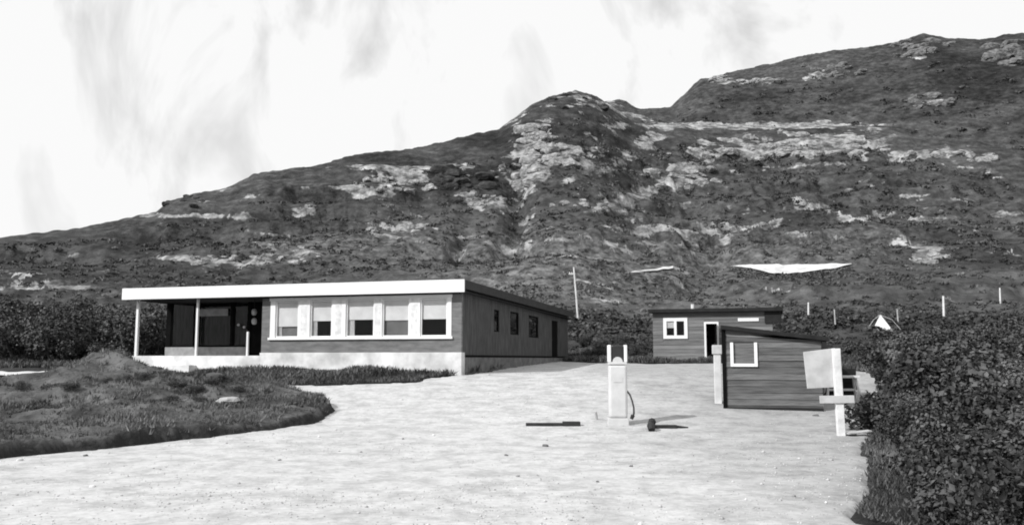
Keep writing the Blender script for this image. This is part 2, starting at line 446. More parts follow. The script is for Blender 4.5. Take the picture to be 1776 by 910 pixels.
def wall_mesh(us, vs, holes, t0, t1, axis='x'):
    """solid wall with rectangular openings; u runs along the wall, v is height, t is thickness"""
    us = sorted(set(us)); vs = sorted(set(vs))
    nu, nv = len(us) - 1, len(vs) - 1
    S = np.ones((nu, nv), bool)
    for i in range(nu):
        for j in range(nv):
            cu, cv = (us[i] + us[i + 1]) / 2, (vs[j] + vs[j + 1]) / 2
            for (a, b, c, d) in holes:
                if a < cu < b and c < cv < d: S[i, j] = False
    mb = MB()
    P = (lambda u, v, t: (u, t, v)) if axis == 'x' else (lambda u, v, t: (t, u, v))
    for i in range(nu):
        for j in range(nv):
            if not S[i, j]: continue
            a, b, c, d = us[i], us[i + 1], vs[j], vs[j + 1]
            mb.add([P(a, c, t0), P(b, c, t0), P(b, d, t0), P(a, d, t0)], [(0, 1, 2, 3)])
            mb.add([P(a, c, t1), P(b, c, t1), P(b, d, t1), P(a, d, t1)], [(3, 2, 1, 0)])
            for (di, dj, e0, e1) in ((-1, 0, (a, c), (a, d)), (1, 0, (b, c), (b, d)), (0, -1, (a, c), (b, c)), (0, 1, (a, d), (b, d))):
                ii, jj = i + di, j + dj
                if 0 <= ii < nu and 0 <= jj < nv and S[ii, jj]: continue
                mb.add([P(*e0, t0), P(*e1, t0), P(*e1, t1), P(*e0, t1)], [(0, 1, 2, 3)])
    return mb

# ------------------------------------------------------------------ outlines on the ground
def gpt(px, py):
    p = hit1(px, py, detail=False)
    return (p.x, p.y)
YARD = [(-14, -12), (6.0, -12), (5.6, 4)] + [gpt(*q) for q in
        [(1500, 908), (1478, 895), (1512, 850), (1505, 800), (1492, 775), (1508, 755), (1492, 722), (1478, 702)]] + \
       [(12.5, 24.0), (12.5, 33.0), (13.0, 40.5)] + [gpt(*q) for q in [(1120, 631), (1075, 629.5), (1035, 630)]] + [(2.3, 43.2), (-.15, 34.0), (-1.5, 29.1)] + \
       [gpt(*q) for q in [(790, 651), (735, 657), (722, 663), (620, 667), (520, 669), (470, 667), (400, 672), (300, 690)]] + [(-16, 18), (-22, 12)]
YARD = np.array(YARD)
BED = np.array([gpt(*q) for q in [(-260, 828), (0, 798), (120, 786), (220, 776), (300, 768), (430, 753), (540, 737), (572, 725), (584, 714),
                                 (572, 704), (540, 692), (500, 682), (440, 673), (350, 667), (300, 660), (240, 656), (150, 655), (95, 662), (60, 672), (-100, 684), (-300, 700)]])
def inside(P, x, y):
    x = np.asarray(x); y = np.asarray(y)
    c = np.zeros(x.shape, bool)
    n = len(P)
    for i in range(n):
        x0, y0 = P[i]; x1, y1 = P[(i + 1) % n]
        cr = ((y0 > y) != (y1 > y))
        with np.errstate(divide='ignore', invalid='ignore'):
            xi = (x1 - x0) * (y - y0) / (y1 - y0 + 1e-12) + x0
        c ^= cr & (x < xi)
    return c
def edge_dist(P, x, y):
    d = np.full(np.shape(x), 1e9)
    n = len(P)
    for i in range(n):
        x0, y0 = P[i]; x1, y1 = P[(i + 1) % n]
        dx, dy = x1 - x0, y1 - y0
        t = np.clip(((x - x0) * dx + (y - y0) * dy) / (dx * dx + dy * dy + 1e-12), 0, 1)
        d = np.minimum(d, np.hypot(x - x0 - t * dx, y - y0 - t * dy))
    return d
def signed(P, x, y):
    d = edge_dist(P, x, y)
    return np.where(inside(P, x, y), d, -d)

# pale rock showing through the heath (photo column, row, half width, half height, weight)
ROCK = [(925, 243, 40, 16, .62, -50), (905, 205, 26, 8, .4, -30), (962, 268, 30, 20, .45), (917, 305, 18, 32, .5), (852, 352, 42, 9, .55, 22), (830, 360, 30, 7, .45, 25), (700, 398, 52, 12, .55), (745, 412, 90, 6, .35),
        (385, 455, 62, 10, .5), (515, 440, 42, 11, .5), (310, 446, 40, 6, .4), (1045, 358, 75, 8, .55, -20), (1120, 338, 60, 9, .4, -25), (1175, 305, 60, 16, .38, -25), (1080, 275, 70, 9, .36, -38), (1120, 250, 80, 8, .36, -28), (1000, 300, 50, 10, .3, -40),
        (1290, 255, 80, 20, .38), (1440, 246, 95, 24, .46), (1620, 268, 95, 13, .42), (1300, 218, 210, 5, .85), (1606, 175, 40, 12, .30), (1597, 92, 46, 16, .30), (1745, 90, 24, 28, .28), (1460, 225, 60, 10, .45, 20),
        (1430, 128, 50, 12, .34, -15), (1340, 140, 40, 8, .32), (1270, 142, 40, 8, .38), (330, 374, 80, 4, .6), (330, 348, 30, 8, .25), (690, 291, 130, 6, .5), (670, 320, 60, 14, .34),
        (1000, 180, 90, 20, .2), (1090, 196, 55, 6, .42, 20), (1060, 178, 40, 6, .3, 20), (1612, 440, 26, 14, .5), (80, 498, 150, 4, .6), (50, 475, 45, 6, .34), (1000, 430, 220, 26, .17), (1150, 400, 100, 8, .3),
        (1500, 380, 160, 6, .2), (1740, 372, 30, 6, .45), (1060, 500, 110, 30, .2), (560, 420, 120, 6, .24), (1700, 440, 100, 4, .36), (1290, 395, 40, 6, .3), (1390, 360, 40, 5, .3)]

# ------------------------------------------------------------------ terrain: one sheet from under the camera to beyond the hills
def build_terrain():
    fine = np.linspace(R(-36), R(36), 620)
    left = np.linspace(-math.pi, R(-36), 56)[:-1]; right = np.linspace(R(36), math.pi, 56)[1:]
    th = np.concatenate([left, fine, right])
    r = np.concatenate([np.geomspace(0.6, 6, 14)[:-1], np.geomspace(6, 46, 120)[:-1], np.linspace(46, 110, 110)[:-1], np.linspace(110, 340, 170)[:-1],
                        np.linspace(340, 520, 90)[:-1], np.geomspace(520, 4000, 30)])
    TH, RR = np.meshgrid(th, r)
    X = RR * np.sin(TH); Y = RR * np.cos(TH)
    Z = terrain_h(X, Y)
    near = (RR < 60)
    sd = np.full(X.shape, -9.0); sd[near] = signed(YARD, X[near], Y[near])
    Z = Z - 0.14 * smooth((sd + 0.02) / 0.15)
    grass = np.where(near, smooth((-sd - 0.05) / 0.4), 0)
    Z = Z + grass * (0.05 + 0.09 * fbm(X / 1.1, Y / 1.1, 4, 31))
    # keep it out of the buildings' floors
    px, py = project(X, Y, Z)
    rock = np.full(X.shape, -0.14)
    for (cx, cy, hw, hh, w, *ang) in ROCK:
        an = R(ang[0]) if ang else 0.0
        qa = (px - cx) * math.cos(an) + (py - cy) * math.sin(an); qb = -(px - cx) * math.sin(an) + (py - cy) * math.cos(an)
        q = (qa / hw) ** 2 + (qb / hh) ** 2
        rock = np.maximum(rock, (w * 1.5 + .14) * np.exp(-q * 0.7) - .14)
    e1_, e2_, r1_, r2_ = hill_params(TH)
    backm = smooth((RR - r1_ - 8) / 15.0)
    rock = np.where((RR > 52) & (Y > 0), rock - 0.42 * backm * (rock < .28), 0)
    nr, nt = X.shape
    idx = np.arange(nr * nt).reshape(nr, nt)
    a = idx[:-1, :-1].ravel(); b = idx[:-1, 1:].ravel(); c = idx[1:, 1:].ravel(); d = idx[1:, :-1].ravel()
    F = np.stack([a, b, c, d], 1)[:, ::-1]
    V = np.stack([X, Y, Z], -1).reshape(-1, 3)
    me = fast_mesh('terrain', V, F, rock.ravel(), 'rock')
    gr = 0.75 * np.exp(-((px - 1000) / 330) ** 2 - ((py - 470) / 75) ** 2) + 0.45 * np.exp(-((px - 620) / 200) ** 2 - ((py - 420) / 40) ** 2) + 0.35 * np.exp(-((px - 1450) / 250) ** 2 - ((py - 420) / 60) ** 2)
    gr = np.where((RR > 46) & (Y > 0), np.clip(gr + 0.25 * fbm(X / 14, Y / 20, 3, 36) * (gr > .1), 0, 1), 0)
    a_ = me.attributes.new('grass', 'FLOAT', 'POINT'); a_.data.foreach_set('value', gr.ravel().astype(np.float32))
    o = link('terrain', me, 'hillside', None, True)
    tag(o, kind='structure')
    return X, Y, Z, RR, rock
TX, TY, TZ, TR, TROCK = build_terrain()

# ------------------------------------------------------------------ gravel yard
def build_yard():
    th = np.linspace(R(-58), R(36), 420)
    r = np.concatenate([np.linspace(1.0, 8, 60)[:-1], np.geomspace(8, 46, 260)])
    TH, RR = np.meshgrid(th, r)
    X = RR * np.sin(TH); Y = RR * np.cos(TH)
    wob = 0.16 * fbm(X / 0.7, Y / 0.7, 3, 51) + 0.10 * fbm(X / 0.2, Y / 0.2, 2, 52)
    s = signed(YARD, X, Y) + wob
    Z = ground(X, Y) + 0.018 * fbm(X / 2.2, Y / 2.2, 3, 61) + 0.004 * fbm(X / 0.25, Y / 0.25, 3, 62) + 0.02
    Z = Z - 0.10 * smooth((0.12 - s) / 0.24)
    nr, nt = X.shape
    idx = np.arange(nr * nt).reshape(nr, nt)
    sc = np.maximum.reduce([s[:-1, :-1], s[:-1, 1:], s[1:, 1:], s[1:, :-1]])
    keep = (sc > -0.02).ravel()
    F = np.stack([idx[:-1, :-1].ravel(), idx[:-1, 1:].ravel(), idx[1:, 1:].ravel(), idx[1:, :-1].ravel()], 1)[keep][:, ::-1]
    used, inv = np.unique(F.ravel(), return_inverse=True)
    me = fast_mesh('gravel_yard', np.stack([X, Y, Z], -1).reshape(-1, 3)[used], inv.reshape(-1, 4))
    tag(link('gravel_yard', me, 'gravel', None, True), kind='structure')
build_yard()
def yard_z(x, y):
    x = np.asarray(x, float); y = np.asarray(y, float)
    return ground(x, y) + 0.02 + 0.018 * fbm(x / 2.2, y / 2.2, 3, 61)
def yard_pt(px, py):
    p = hit1(px, py, detail=False)
    return Vector((p.x, p.y, float(yard_z(p.x, p.y))))

# ------------------------------------------------------------------ raised turf bed on the left
def bed_h(x, y):
    s = signed(BED, x, y) + 0.20 * fbm(x / 0.7, y / 0.7, 4, 71, .65)
    px, py = project(x, y, ground(x, y))
    m = 0.50 * np.exp(-((x + 12.8) / 2.5) ** 2 - ((y - 26.2) / 1.7) ** 2) * (1 + .5 * fbm(x / .9, y / .9, 3, 85)) + 0.22 * np.exp(-((x + 8.6) / 1.3) ** 2 - ((y - 24.2) / 1.2) ** 2) \
        + 0.18 * np.exp(-((x + 10.4) / 1.6) ** 2 - ((y - 21.5) / 1.4) ** 2)
    lump = 0.24 * fbm(x / 1.1, y / 1.1, 4, 81) + 0.05
    h = smooth(s / (0.26 + 0.14 * fbm(x / .9, y / .9, 2, 73))) * (0.25 + 0.09 * fbm(x / 1.3, y / 1.3, 2, 72) + 0.08 * smooth(s / 0.8)) + smooth((s - 0.2) / 1.2) * (m + lump)
    return h, s
def build_bed():
    th = np.linspace(R(-50), R(-8), 330); r = np.geomspace(12, 32, 260)
    TH, RR = np.meshgrid(th, r); X = RR * np.sin(TH); Y = RR * np.cos(TH)
    h, s = bed_h(X, Y)
    Z = ground(X, Y) - 0.03 + h
    nr, nt = X.shape; idx = np.arange(nr * nt).reshape(nr, nt)
    q = [idx[:-1, :-1], idx[:-1, 1:], idx[1:, 1:], idx[1:, :-1]]
    sc = np.maximum.reduce([s[:-1, :-1], s[:-1, 1:], s[1:, 1:], s[1:, :-1]])
    keep = (sc > -0.03).ravel()
    F = np.stack([k.ravel() for k in q], 1)[keep][:, ::-1]
    V = np.stack([X, Y, Z], -1).reshape(-1, 3)
    used, inv = np.unique(F.ravel(), return_inverse=True)
    soil = 1 - smooth((s - 0.14) / 0.10)
    me = fast_mesh('turf_bed', V[used], inv.reshape(-1, 4), soil.ravel()[used], 'soil')
    m = MATS['turf']; nt = m.node_tree; b = nt.nodes['Principled BSDF']; src = b.inputs['Base Color'].links[0].from_socket
    at_ = nt.nodes.new('ShaderNodeAttribute'); at_.attribute_name = 'soil'
    mx = nt.nodes.new('ShaderNodeMix'); mx.data_type = 'RGBA'; mx.inputs[7].default_value = (.018, .018, .018, 1)
    nt.links.new(at_.outputs['Fac'], mx.inputs[0]); nt.links.new(src, mx.inputs[6]); nt.links.new(mx.outputs[2], b.inputs['Base Color'])
    me.materials.append(m)
    tag(link('turf_bed', me, None, None, True), kind='structure')
build_bed()

# ------------------------------------------------------------------ leaf and blade soups
def leaf_soup(C, N, size, rng, aspect=1.5, fold=0.35):
    """one folded four-corner leaf per centre C with rough normal N"""
    n = len(C)
    N = N / (np.linalg.norm(N, axis=1, keepdims=True) + 1e-9)
    T = rng.normal(size=(n, 3)); T -= N * (T * N).sum(1, keepdims=True); T /= (np.linalg.norm(T, axis=1, keepdims=True) + 1e-9)
    B = np.cross(N, T)
    s = np.asarray(size).reshape(-1, 1) * np.ones((n, 1))
    tip = C + T * s * aspect * 0.5; tail = C - T * s * aspect * 0.5
    l = C + B * s * 0.5 + N * s * fold * 0.5; r_ = C - B * s * 0.5 + N * s * fold * 0.5
    V = np.stack([tail, r_, tip, l], 1).reshape(-1, 3)
    k = np.arange(n) * 4
    F = np.concatenate([np.stack([k, k + 1, k + 2], 1), np.stack([k, k + 2, k + 3], 1)])
    return V, F
def shrub_mesh(name, seed, n_leaf, leaf, blobs, height, spread, flat=0.8):
    rng = np.random.default_rng(seed)
    cs = []
    for k in range(blobs):
        a = rng.uniform(0, 2 * math.pi); q = math.sqrt(rng.uniform(0, 1))
        z = height * (0.30 + 0.50 * rng.uniform() * (1.15 - 0.6 * q * q))
        cs.append((q * spread * 0.72 * math.cos(a), q * spread * 0.72 * math.sin(a), z, rng.uniform(0.24, 0.42) * spread))
    cs = np.array(cs)
    w = cs[:, 3] ** 2; w /= w.sum()
    k = rng.choice(blobs, n_leaf, p=w)
    d = rng.normal(size=(n_leaf, 3)); d /= np.linalg.norm(d, axis=1, keepdims=True)
    rad = cs[k, 3] * rng.uniform(0.55, 1.12, n_leaf) * (0.85 + 0.3 * rng.uniform(size=n_leaf))
    C = cs[k, :3] + d * rad[:, None] * np.array([1, 1, flat])
    # skirt leaves close to the ground
    C[:, 2] = np.where(C[:, 2] < 0.02, rng.uniform(0.02, 0.35 * height, n_leaf), C[:, 2])
    N = d * 0.9 + rng.normal(size=(n_leaf, 3)) * 0.75 + np.array([0, 0, 0.45])
    V, F = leaf_soup(C, N, leaf * rng.uniform(0.6, 1.35, n_leaf), rng)
    tone = np.clip(0.38 + 0.22 * rng.normal(size=n_leaf) + 0.22 * rng.normal(size=blobs)[k], 0, 1)
    leaves = fast_mesh(name + '_leaves', V, F, np.repeat(tone, 4))
    mb = MB()
    for c in cs[: max(5, blobs // 2)]:
        b = rng.normal(size=2) * 0.06 * spread
        mb.tube([(b[0], b[1], -0.1), (c[0] * 0.45 + b[0], c[1] * 0.45 + b[1], c[2] * 0.5), (c[0], c[1], c[2])], [0.018 * height + 0.006, 0.012 * height + 0.004, 0.004], 5)
    stems = bpy.data.meshes.new(name + '_stems'); stems.from_pydata(mb.v, [], mb.f); stems.update()
    return leaves, stems
def place_shrub(name, meshes, leafmat, loc, rz, sc, label, cat, group, squash=1.0):
    root = empty(name, loc, rz); root.scale = (sc, sc, sc * squash)
    link('leaves', meshes[0], leafmat, root); link('stems', meshes[1], 'bark', root)
    tag(root, label, cat, group)
    return root
def ground_any(x, y):
    return float(terrain_h(np.array([x]), np.array([y]))[0])

near_v = [shrub_mesh('near_shrub', 100 + k, n_, l_, b_, h_, .85) for k, (n_, l_, b_, h_) in enumerate([(3000, .046, 13, .95), (2600, .052, 10, 1.05), (3600, .040, 16, .8), (4200, .034, 9, 1.15), (2400, .058, 14, .9)])]
mid_v = [shrub_mesh('mid_shrub', 140 + k, n_, l_, b_, h_, 1.0) for k, (n_, l_, b_, h_) in enumerate([(1700, .08, 12, 1.0), (1200, .105, 8, 1.25), (1500, .09, 15, .8), (2400, .062, 9, 1.4), (1200, .10, 12, 1.0)])]
scrub_v = [shrub_mesh('scrub', 180 + k, 4200, 0.088, 14, 2.3, 1.7, 0.9) for k in range(4)]

# right-hand thicket: dense low shrubs from beside the camera up to the foot of the hill
rs = random.Random(5)
spots = []
def thicket_left(y):                      # its ragged left limit in x
    pts = [(7.5, 3.75), (9, 3.95), (11, 5.0), (13, 5.9), (15, 6.55), (17, 7.15), (19, 8.0), (21, 8.9), (24, 10.2), (28, 12.2), (34, 14.2), (44, 17.5), (50, 18)]
    return float(np.interp(y, [p[0] for p in pts], [p[1] for p in pts]))
y = 7.6
while y < 47:
    step = 0.62 + (y - 7) * 0.028
    x = thicket_left(y) + rs.uniform(0.25, 0.6)
    while x < y * 0.66 + 1.8:
        spots.append((x + rs.uniform(-.2, .2), y + rs.uniform(-.25, .25), step))
        x += step * rs.uniform(1.1, 1.5)
    y += step * 0.95
for (x, y, st) in spots:
    d = x - thicket_left(y)
    if y < 17:
        v = rs.choice(near_v); sc = rs.uniform(0.45, 1.12) * (1 + .05 * min(d, 3)) * (0.72 if d < 0.5 else 1.0) * (1 + 0.012 * (y - 8))
        lab, grp = ('dense dark leafy shrub in the low thicket filling the lower right corner', 'shrubs in the near thicket') if d > .9 else \
                   ('small dark shrub on the ragged left edge of the near thicket, against the gravel', 'shrubs along the gravel edge')
    else:
        v = rs.choice(mid_v); sc = rs.uniform(0.5, 1.35) * (1 + .045 * min(d, 8)) * (0.8 if d < 0.6 else 1.0)
        lab, grp = ('dark leafy shrub in the thicket just right of the signboard', 'shrubs right of the signboard') if y < 27 else \
                   ('dark shrub in the far part of the thicket, below the fence posts', 'shrubs below the fence posts')
    place_shrub('shrub', v, 'shrub_leaf', (x, y, ground_any(x, y) - 0.05), rs.uniform(0, 6.28), sc, lab, 'shrub', grp, rs.uniform(.85, 1.1))
# left-hand scrub behind the veranda
for k in range(46):
    y = rs.uniform(37.5, 52); pxx = rs.uniform(-90, 330)
    if y < 45 and pxx > 300: continue
    x = (pxx - 888) / FPX * y * 0.99
    place_shrub('birch_scrub', rs.choice(scrub_v), 'scrub_leaf', (x, y, ground_any(x, y) - 0.1), rs.uniform(0, 6.28), rs.uniform(0.5, 1.3),
                'dark birch scrub in the thicket left of and behind the veranda', 'shrub', 'scrub left of the house', rs.uniform(.85, 1.15))
# bushes on the bank between the house and the small cottage
for (pxx, yy, sc) in [(1022, 46, .42), (1048, 45, .48), (1085, 47, .55), (1106, 45, .5), (1118, 48, .55), (1040, 50, .5), (1012, 52, .5), (1075, 52, .6), (1380, 46, .55), (1400, 49, .6), (1425, 47, .5)]:
    x = (pxx - 888) / FPX * yy
    place_shrub('bush', rs.choice(scrub_v), 'scrub_leaf', (x, yy, ground_any(x, yy) - 0.05), rs.uniform(0, 6.28), sc * .72,
                'low dark bush on the bank close beside the flat-roofed cottage', 'bush', 'bushes beside the cottage')

# heath on the hillside: thousands of clumps, one object
def build_heath():
    rng = np.random.default_rng(77)
    ok = (TR > 47) & (TR < 500) & (np.abs(np.arctan2(TX, TY)) < R(37)) & (TROCK < 0.36) & ((TROCK > -0.2) | (RNG.uniform(size=TR.shape) < 0.5))
    ids = np.flatnonzero(ok.ravel())
    n = 52000
    pick = rng.choice(ids, n, replace=True)
    x = TX.ravel()[pick]; y = TY.ravel()[pick]; r = TR.ravel()[pick]
    x = x + rng.normal(size=n) * r * 0.0012; y = y + rng.normal(size=n) * r * 0.006
    z = terrain_h(x, y)
    dens = fbm(x / 9, y / 14, 3, 91)
    big = fbm(x / 30, y / 50, 3, 92)
    keep = rng.uniform(size=n) < np.clip(0.55 + 0.9 * dens + 0.25 * (r < 90), 0.05, 1)
    x, y, z, r, dens, big = [q[keep] for q in (x, y, z, r, dens, big)]
    rx, ry = project(x, y, z)
    road = ((rx > 1255) & (rx < 1490) & (ry > 456) & (ry < 475)) | ((rx > 1080) & (rx < 1175) & (ry > 460) & (ry < 474))
    x, y, z, r, dens, big = [q[~road] for q in (x, y, z, r, dens, big)]
    e1_, e2_, r1_, r2_ = hill_params(np.arctan2(x, y))
    crest = ((r > r1_ * .90) & (r < r1_ * 1.06)) | (r > r2_ * .93)
    x, y, z, r, dens, big = [q[~crest] for q in (x, y, z, r, dens, big)]
    # rank growth along the lower edge of the pale track
    ex = rng.uniform(1262, 1480, 260); ey = np.interp(ex, [1266, 1300, 1340, 1400, 1440, 1478], [463, 468, 478, 473, 469, 461]) + rng.uniform(-1, 9, 260)
    eh = hit(ex, ey, rmin=48)
    x = np.append(x, eh[:, 0]); y = np.append(y, eh[:, 1]); z = np.append(z, eh[:, 2] - .1); r = np.hypot(x, y)
    dens = np.append(dens, np.zeros(260)); big = np.append(big, np.full(260, -.1))
    n = len(x)
    size = r * (0.0010 + 0.0042 * rng.uniform(size=n) ** 2.2) * (1 + 0.6 * (r < 80))
    L = 13
    d = rng.normal(size=(n, L, 3)); d[..., 2] = np.abs(d[..., 2]); d /= np.linalg.norm(d, axis=2, keepdims=True)
    C = np.stack([x, y, z], 1)[:, None, :] + d * (size[:, None, None] * np.array([1.25, 1.0, 0.62])) * rng.uniform(0.55, 1.05, (n, L, 1))
    N = d + rng.normal(size=(n, L, 3)) * 0.55
    V, F = leaf_soup(C.reshape(-1, 3), N.reshape(-1, 3), np.repeat(size * 0.55, L), rng, 1.4, 0.3)
    tone = np.clip(0.30 + 0.18 * rng.normal(size=n) + 0.45 * big - 0.12 * dens, 0, 1)
    tone = np.clip(np.repeat(tone, L) + 0.10 * rng.normal(size=n * L), 0, 1)
    hx_, hy_ = project(x, y, z)
    tone = np.clip(tone + np.repeat(.30 * np.exp(-((hx_ - 1000) / 330) ** 2 - ((hy_ - 470) / 75) ** 2), L), 0, 1)
    me = fast_mesh('heath', V, F, np.repeat(tone, 4))
    o = link('heath', me, 'heath_leaf')
    tag(o, 'rough dark heath of low clumps covering the hillside', 'heath', kind='stuff')
build_heath()

# grass: on the turf bed, on the strip in front of the house, round the yard's edge
def blades(name, x, y, z, hgt, seed, label, tone0, matname='grass_blade', per=6, wid=0.16):
    rng = np.random.default_rng(seed); n = len(x)
    P = np.repeat(np.stack([x, y, z], 1), per, 0); h = np.repeat(hgt, per) * rng.uniform(0.55, 1.25, n * per)
    P[:, :2] += rng.normal(size=(n * per, 2)) * (0.45 * h)[:, None]
    lean = rng.normal(size=(n * per, 2)) * 0.45
    tip = P + np.concatenate([lean * h[:, None], h[:, None]], 1)
    a = rng.uniform(0, 2 * math.pi, n * per); w = h * wid
    side = np.stack([np.cos(a) * w, np.sin(a) * w, np.zeros_like(w)], 1)
    V = np.stack([P - side, P + side, tip], 1).reshape(-1, 3)
    F = np.arange(len(V)).reshape(-1, 3)
    tone = np.clip(np.repeat(tone0, per) + 0.12 * rng.normal(size=n * per), 0, 1)
    me = fast_mesh(name, V, F, np.repeat(tone, 3))
    tag(link(name, me, matname), label, 'grass', kind='stuff')
def scatter_bed():
    rng = np.random.default_rng(8)
    n = 30000
    th = rng.uniform(R(-44), R(-9), n); r = rng.uniform(12, 31, n)
    x = r * np.sin(th); y = r * np.cos(th)
    h, s = bed_h(x, y)
    k = (s > 0.13) & ((s > .26) | (rng.uniform(size=n) < .3)) & (rng.uniform(size=n) < 0.35 + 0.9 * (fbm(x / 0.9, y / 0.9, 3, 5) + 0.25))
    x, y, h, s = x[k], y[k], h[k], s[k]
    hg = (0.05 + 0.10 * np.clip(fbm(x / 0.8, y / 0.8, 3, 15) + 0.45, 0, 1)) * 0.85
    tone = np.clip(0.40 + 1.0 * fbm(x / 1.5, y / 1.5, 3, 18), 0, 1)
    px_, py_ = project(x, y, ground(x, y) + h)
    tone = np.clip(tone + .45 * np.exp(-((px_ - 400) / 150) ** 2 - ((py_ - 714) / 14) ** 2), 0, 1)
    blades('bed_grass', x, y, ground(x, y) - 0.04 + h, hg, 4, 'tufted grass growing on the raised turf bed', tone)
scatter_bed()
def scatter_edge():
    rng = np.random.default_rng(9)
    n = 110000
    th = rng.uniform(R(-36), R(36), n); r = rng.uniform(8, 50, n)
    x = r * np.sin(th); y = r * np.cos(th)
    s = signed(YARD, x, y); b = signed(BED, x, y)
    # house, cottage footprints
    keep = (s < -0.02) & (b < -0.1) & (x < np.interp(y, [7, 50], [4.5, 24])) & (x > -40)
    hx = (x - HX) * math.cos(HR) + (y - HY) * math.sin(HR); hy = -(x - HX) * math.sin(HR) + (y - HY) * math.cos(HR)
    keep &= ~((hx > -13.6) & (hx < 0.05) & (hy > -0.05) & (hy < 16.4))
    x, y, s = x[keep], y[keep], s[keep]
    z = terrain_h(x, y) + 0.05
    hg = 0.10 + 0.16 * np.clip(fbm(x / 1.6, y / 1.6, 3, 25) + 0.4, 0, 1)
    hg = np.where((x > 0) & (y < 27), hg * .45, hg)
    px_, py_ = project(x, y, ground(x, y))
    x, y, z, hg = [q[~(((px_ < 86) & (py_ > 640) & (py_ < 668)) | ((px_ > 252) & (px_ < 340) & (py_ > 628) & (py_ < 664)))] for q in (x, y, z, hg)]
    tone = np.clip(0.26 + 0.6 * fbm(x / 1.8, y / 1.8, 3, 28), 0, 1)
    blades('verge_grass', x, y, z, hg, 6, 'rough grass along the edge of the gravel yard and below the house', tone, per=4, wid=0.2)

# ------------------------------------------------------------------ the long low house
VPR = math.atan2(0.282, 0.959)
HR = -VPR
P0 = at(800, 648, 29.0)
HX, HY, HZ = P0.x, P0.y, 0.98
cH, sH = math.cos(HR), math.sin(HR)
scatter_edge()
def local_ray(px, py, ox, oy, oz, rz):
    u, a, b = ray(px, py)
    u, a, b = float(u), float(a), float(b)
    c, s = math.cos(rz), math.sin(rz)
    o = ((0 - ox) * c + (0 - oy) * s, -(0 - ox) * s + (0 - oy) * c, EYE - oz)
    d = (u * c + a * s, -u * s + a * c, b)
    return o, d
def face(px, py, t, frame):
    """local (x, z) where a view ray meets the local plane y = t"""
    o, d = local_ray(px, py, *frame)
    k = (t - o[1]) / d[1]
    return o[0] + d[0] * k, o[2] + d[2] * k
def side(px, py, xx, frame):
    o, d = local_ray(px, py, *frame)
    k = (xx - o[0]) / d[0]
    return o[1] + d[1] * k, o[2] + d[2] * k
HF = (HX, HY, HZ, HR)
house = empty('house', (HX, HY, HZ), HR)
tag(house, 'long low flat-roofed house with white fascia, window band and open veranda', 'house')
OV = 0.36
X_L = face(232, 600, 0, HF)[0]                       # left end of the veranda floor
X_M = face(453, 600, 0, HF)[0]                       # left end of the main room
DEP = side(985, 600, 0, HF)[0]
Z_PL = face(640, 611, 0, HF)[1]                      # top of the plinth
Z_T = face(806, 484, -OV, HF)[1]                     # top of the front fascia
Z_S = face(806, 506, -OV, HF)[1]                     # underside of it
Z_B = side(998, 541, 0.25, HF)[1]                    # roof height at the back
XR0, XR1 = face(212, 500, -OV, HF)[0], 0.22
print('house', X_L, X_M, DEP, Z_PL, Z_T, Z_S, Z_B, XR0)
SL = (Z_B - Z_T) / (DEP + 0.5 + OV)
rz_ = lambda y, z: z + SL * (y + OV)
# roof
def slab(x0, x1, y0, y1, za, zb):
    return [(x0, y0, rz_(y0, za)), (x1, y0, rz_(y0, za)), (x1, y1, rz_(y1, za)), (x0, y1, rz_(y1, za)),
            (x0, y0, rz_(y0, zb)), (x1, y0, rz_(y0, zb)), (x1, y1, rz_(y1, zb)), (x0, y1, rz_(y1, zb))]
RB = DEP + 0.5
roof = MB().hexa(slab(XR0 + .04, XR1 - .04, -OV + .05, RB - .04, Z_T - 0.16, Z_T - 0.02)).build('roof', 'roof_felt', house)
MB().hexa(slab(XR0, XR1, -OV, -OV + .045, Z_S, Z_T)).build('fascia', 'white_paint', roof, 0.008)
MB().hexa(slab(XR1 - .036, XR1, -OV + .047, RB, Z_T - 0.30, Z_T - .005)).build('verge_board', 'verge_board', roof, 0.006)
MB().hexa(slab(XR0, XR0 + .036, -OV + .047, RB, Z_T - 0.30, Z_T - .005)).build('verge_board', 'verge_board', roof, 0.006)
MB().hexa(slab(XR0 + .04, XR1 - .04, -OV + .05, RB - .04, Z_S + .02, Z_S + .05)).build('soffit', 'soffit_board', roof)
MB().tube([(-5.2, 7, rz_(7, Z_T - .1)), (-5.2, 7, rz_(7, Z_T) + .02)], 0.06, 8).build('vent', 'roof_felt', roof)
# front wall of the main room with the window band
wx0, wz0 = face(468, 587, 0, HF); wx1 = face(783, 587, 0, HF)[0]
wz1 = face(625, 516, 0, HF)[1]
wz0 = face(625, 586, 0, HF)[1]
ZW = Z_S + 0.02
wall_mesh([X_M, wx0, wx1, 0], [Z_PL + .003, wz0, wz1, ZW], [(wx0, wx1, wz0, wz1)], 0.0, 0.14).build('front_wall', 'stained_timber', house)
MB().box(X_M, .0, -.03, -.002, wz1 + .053, ZW - .002).build('eave_shade_strip', 'dark_timber', house)  # near-black strip put in for the shadow under the eave
MB().box(X_M - .03, 0.02, -.045, .3, -0.9, Z_PL).build('plinth', 'white_concrete', house, 0.015)
panes = [(478, 518), (538, 576), (600, 649), (663, 710), (729, 776)]
pl = [(face(a, 550, 0, HF)[0], face(b, 550, 0, HF)[0]) for a, b in panes]
FR = 0.045
MB().box(wx0 - .03, wx1 + .03, -.05, -.002, wz1 - .06, wz1 + .05).build('window_head', 'white_paint', house, 0.006)
MB().box(wx0 - .05, wx1 + .05, -.075, -.002, wz0 - .045, wz0 + .04).build('window_sill', 'white_paint', house, 0.006)
edges = [wx0] + [q for p in pl for q in p] + [wx1]
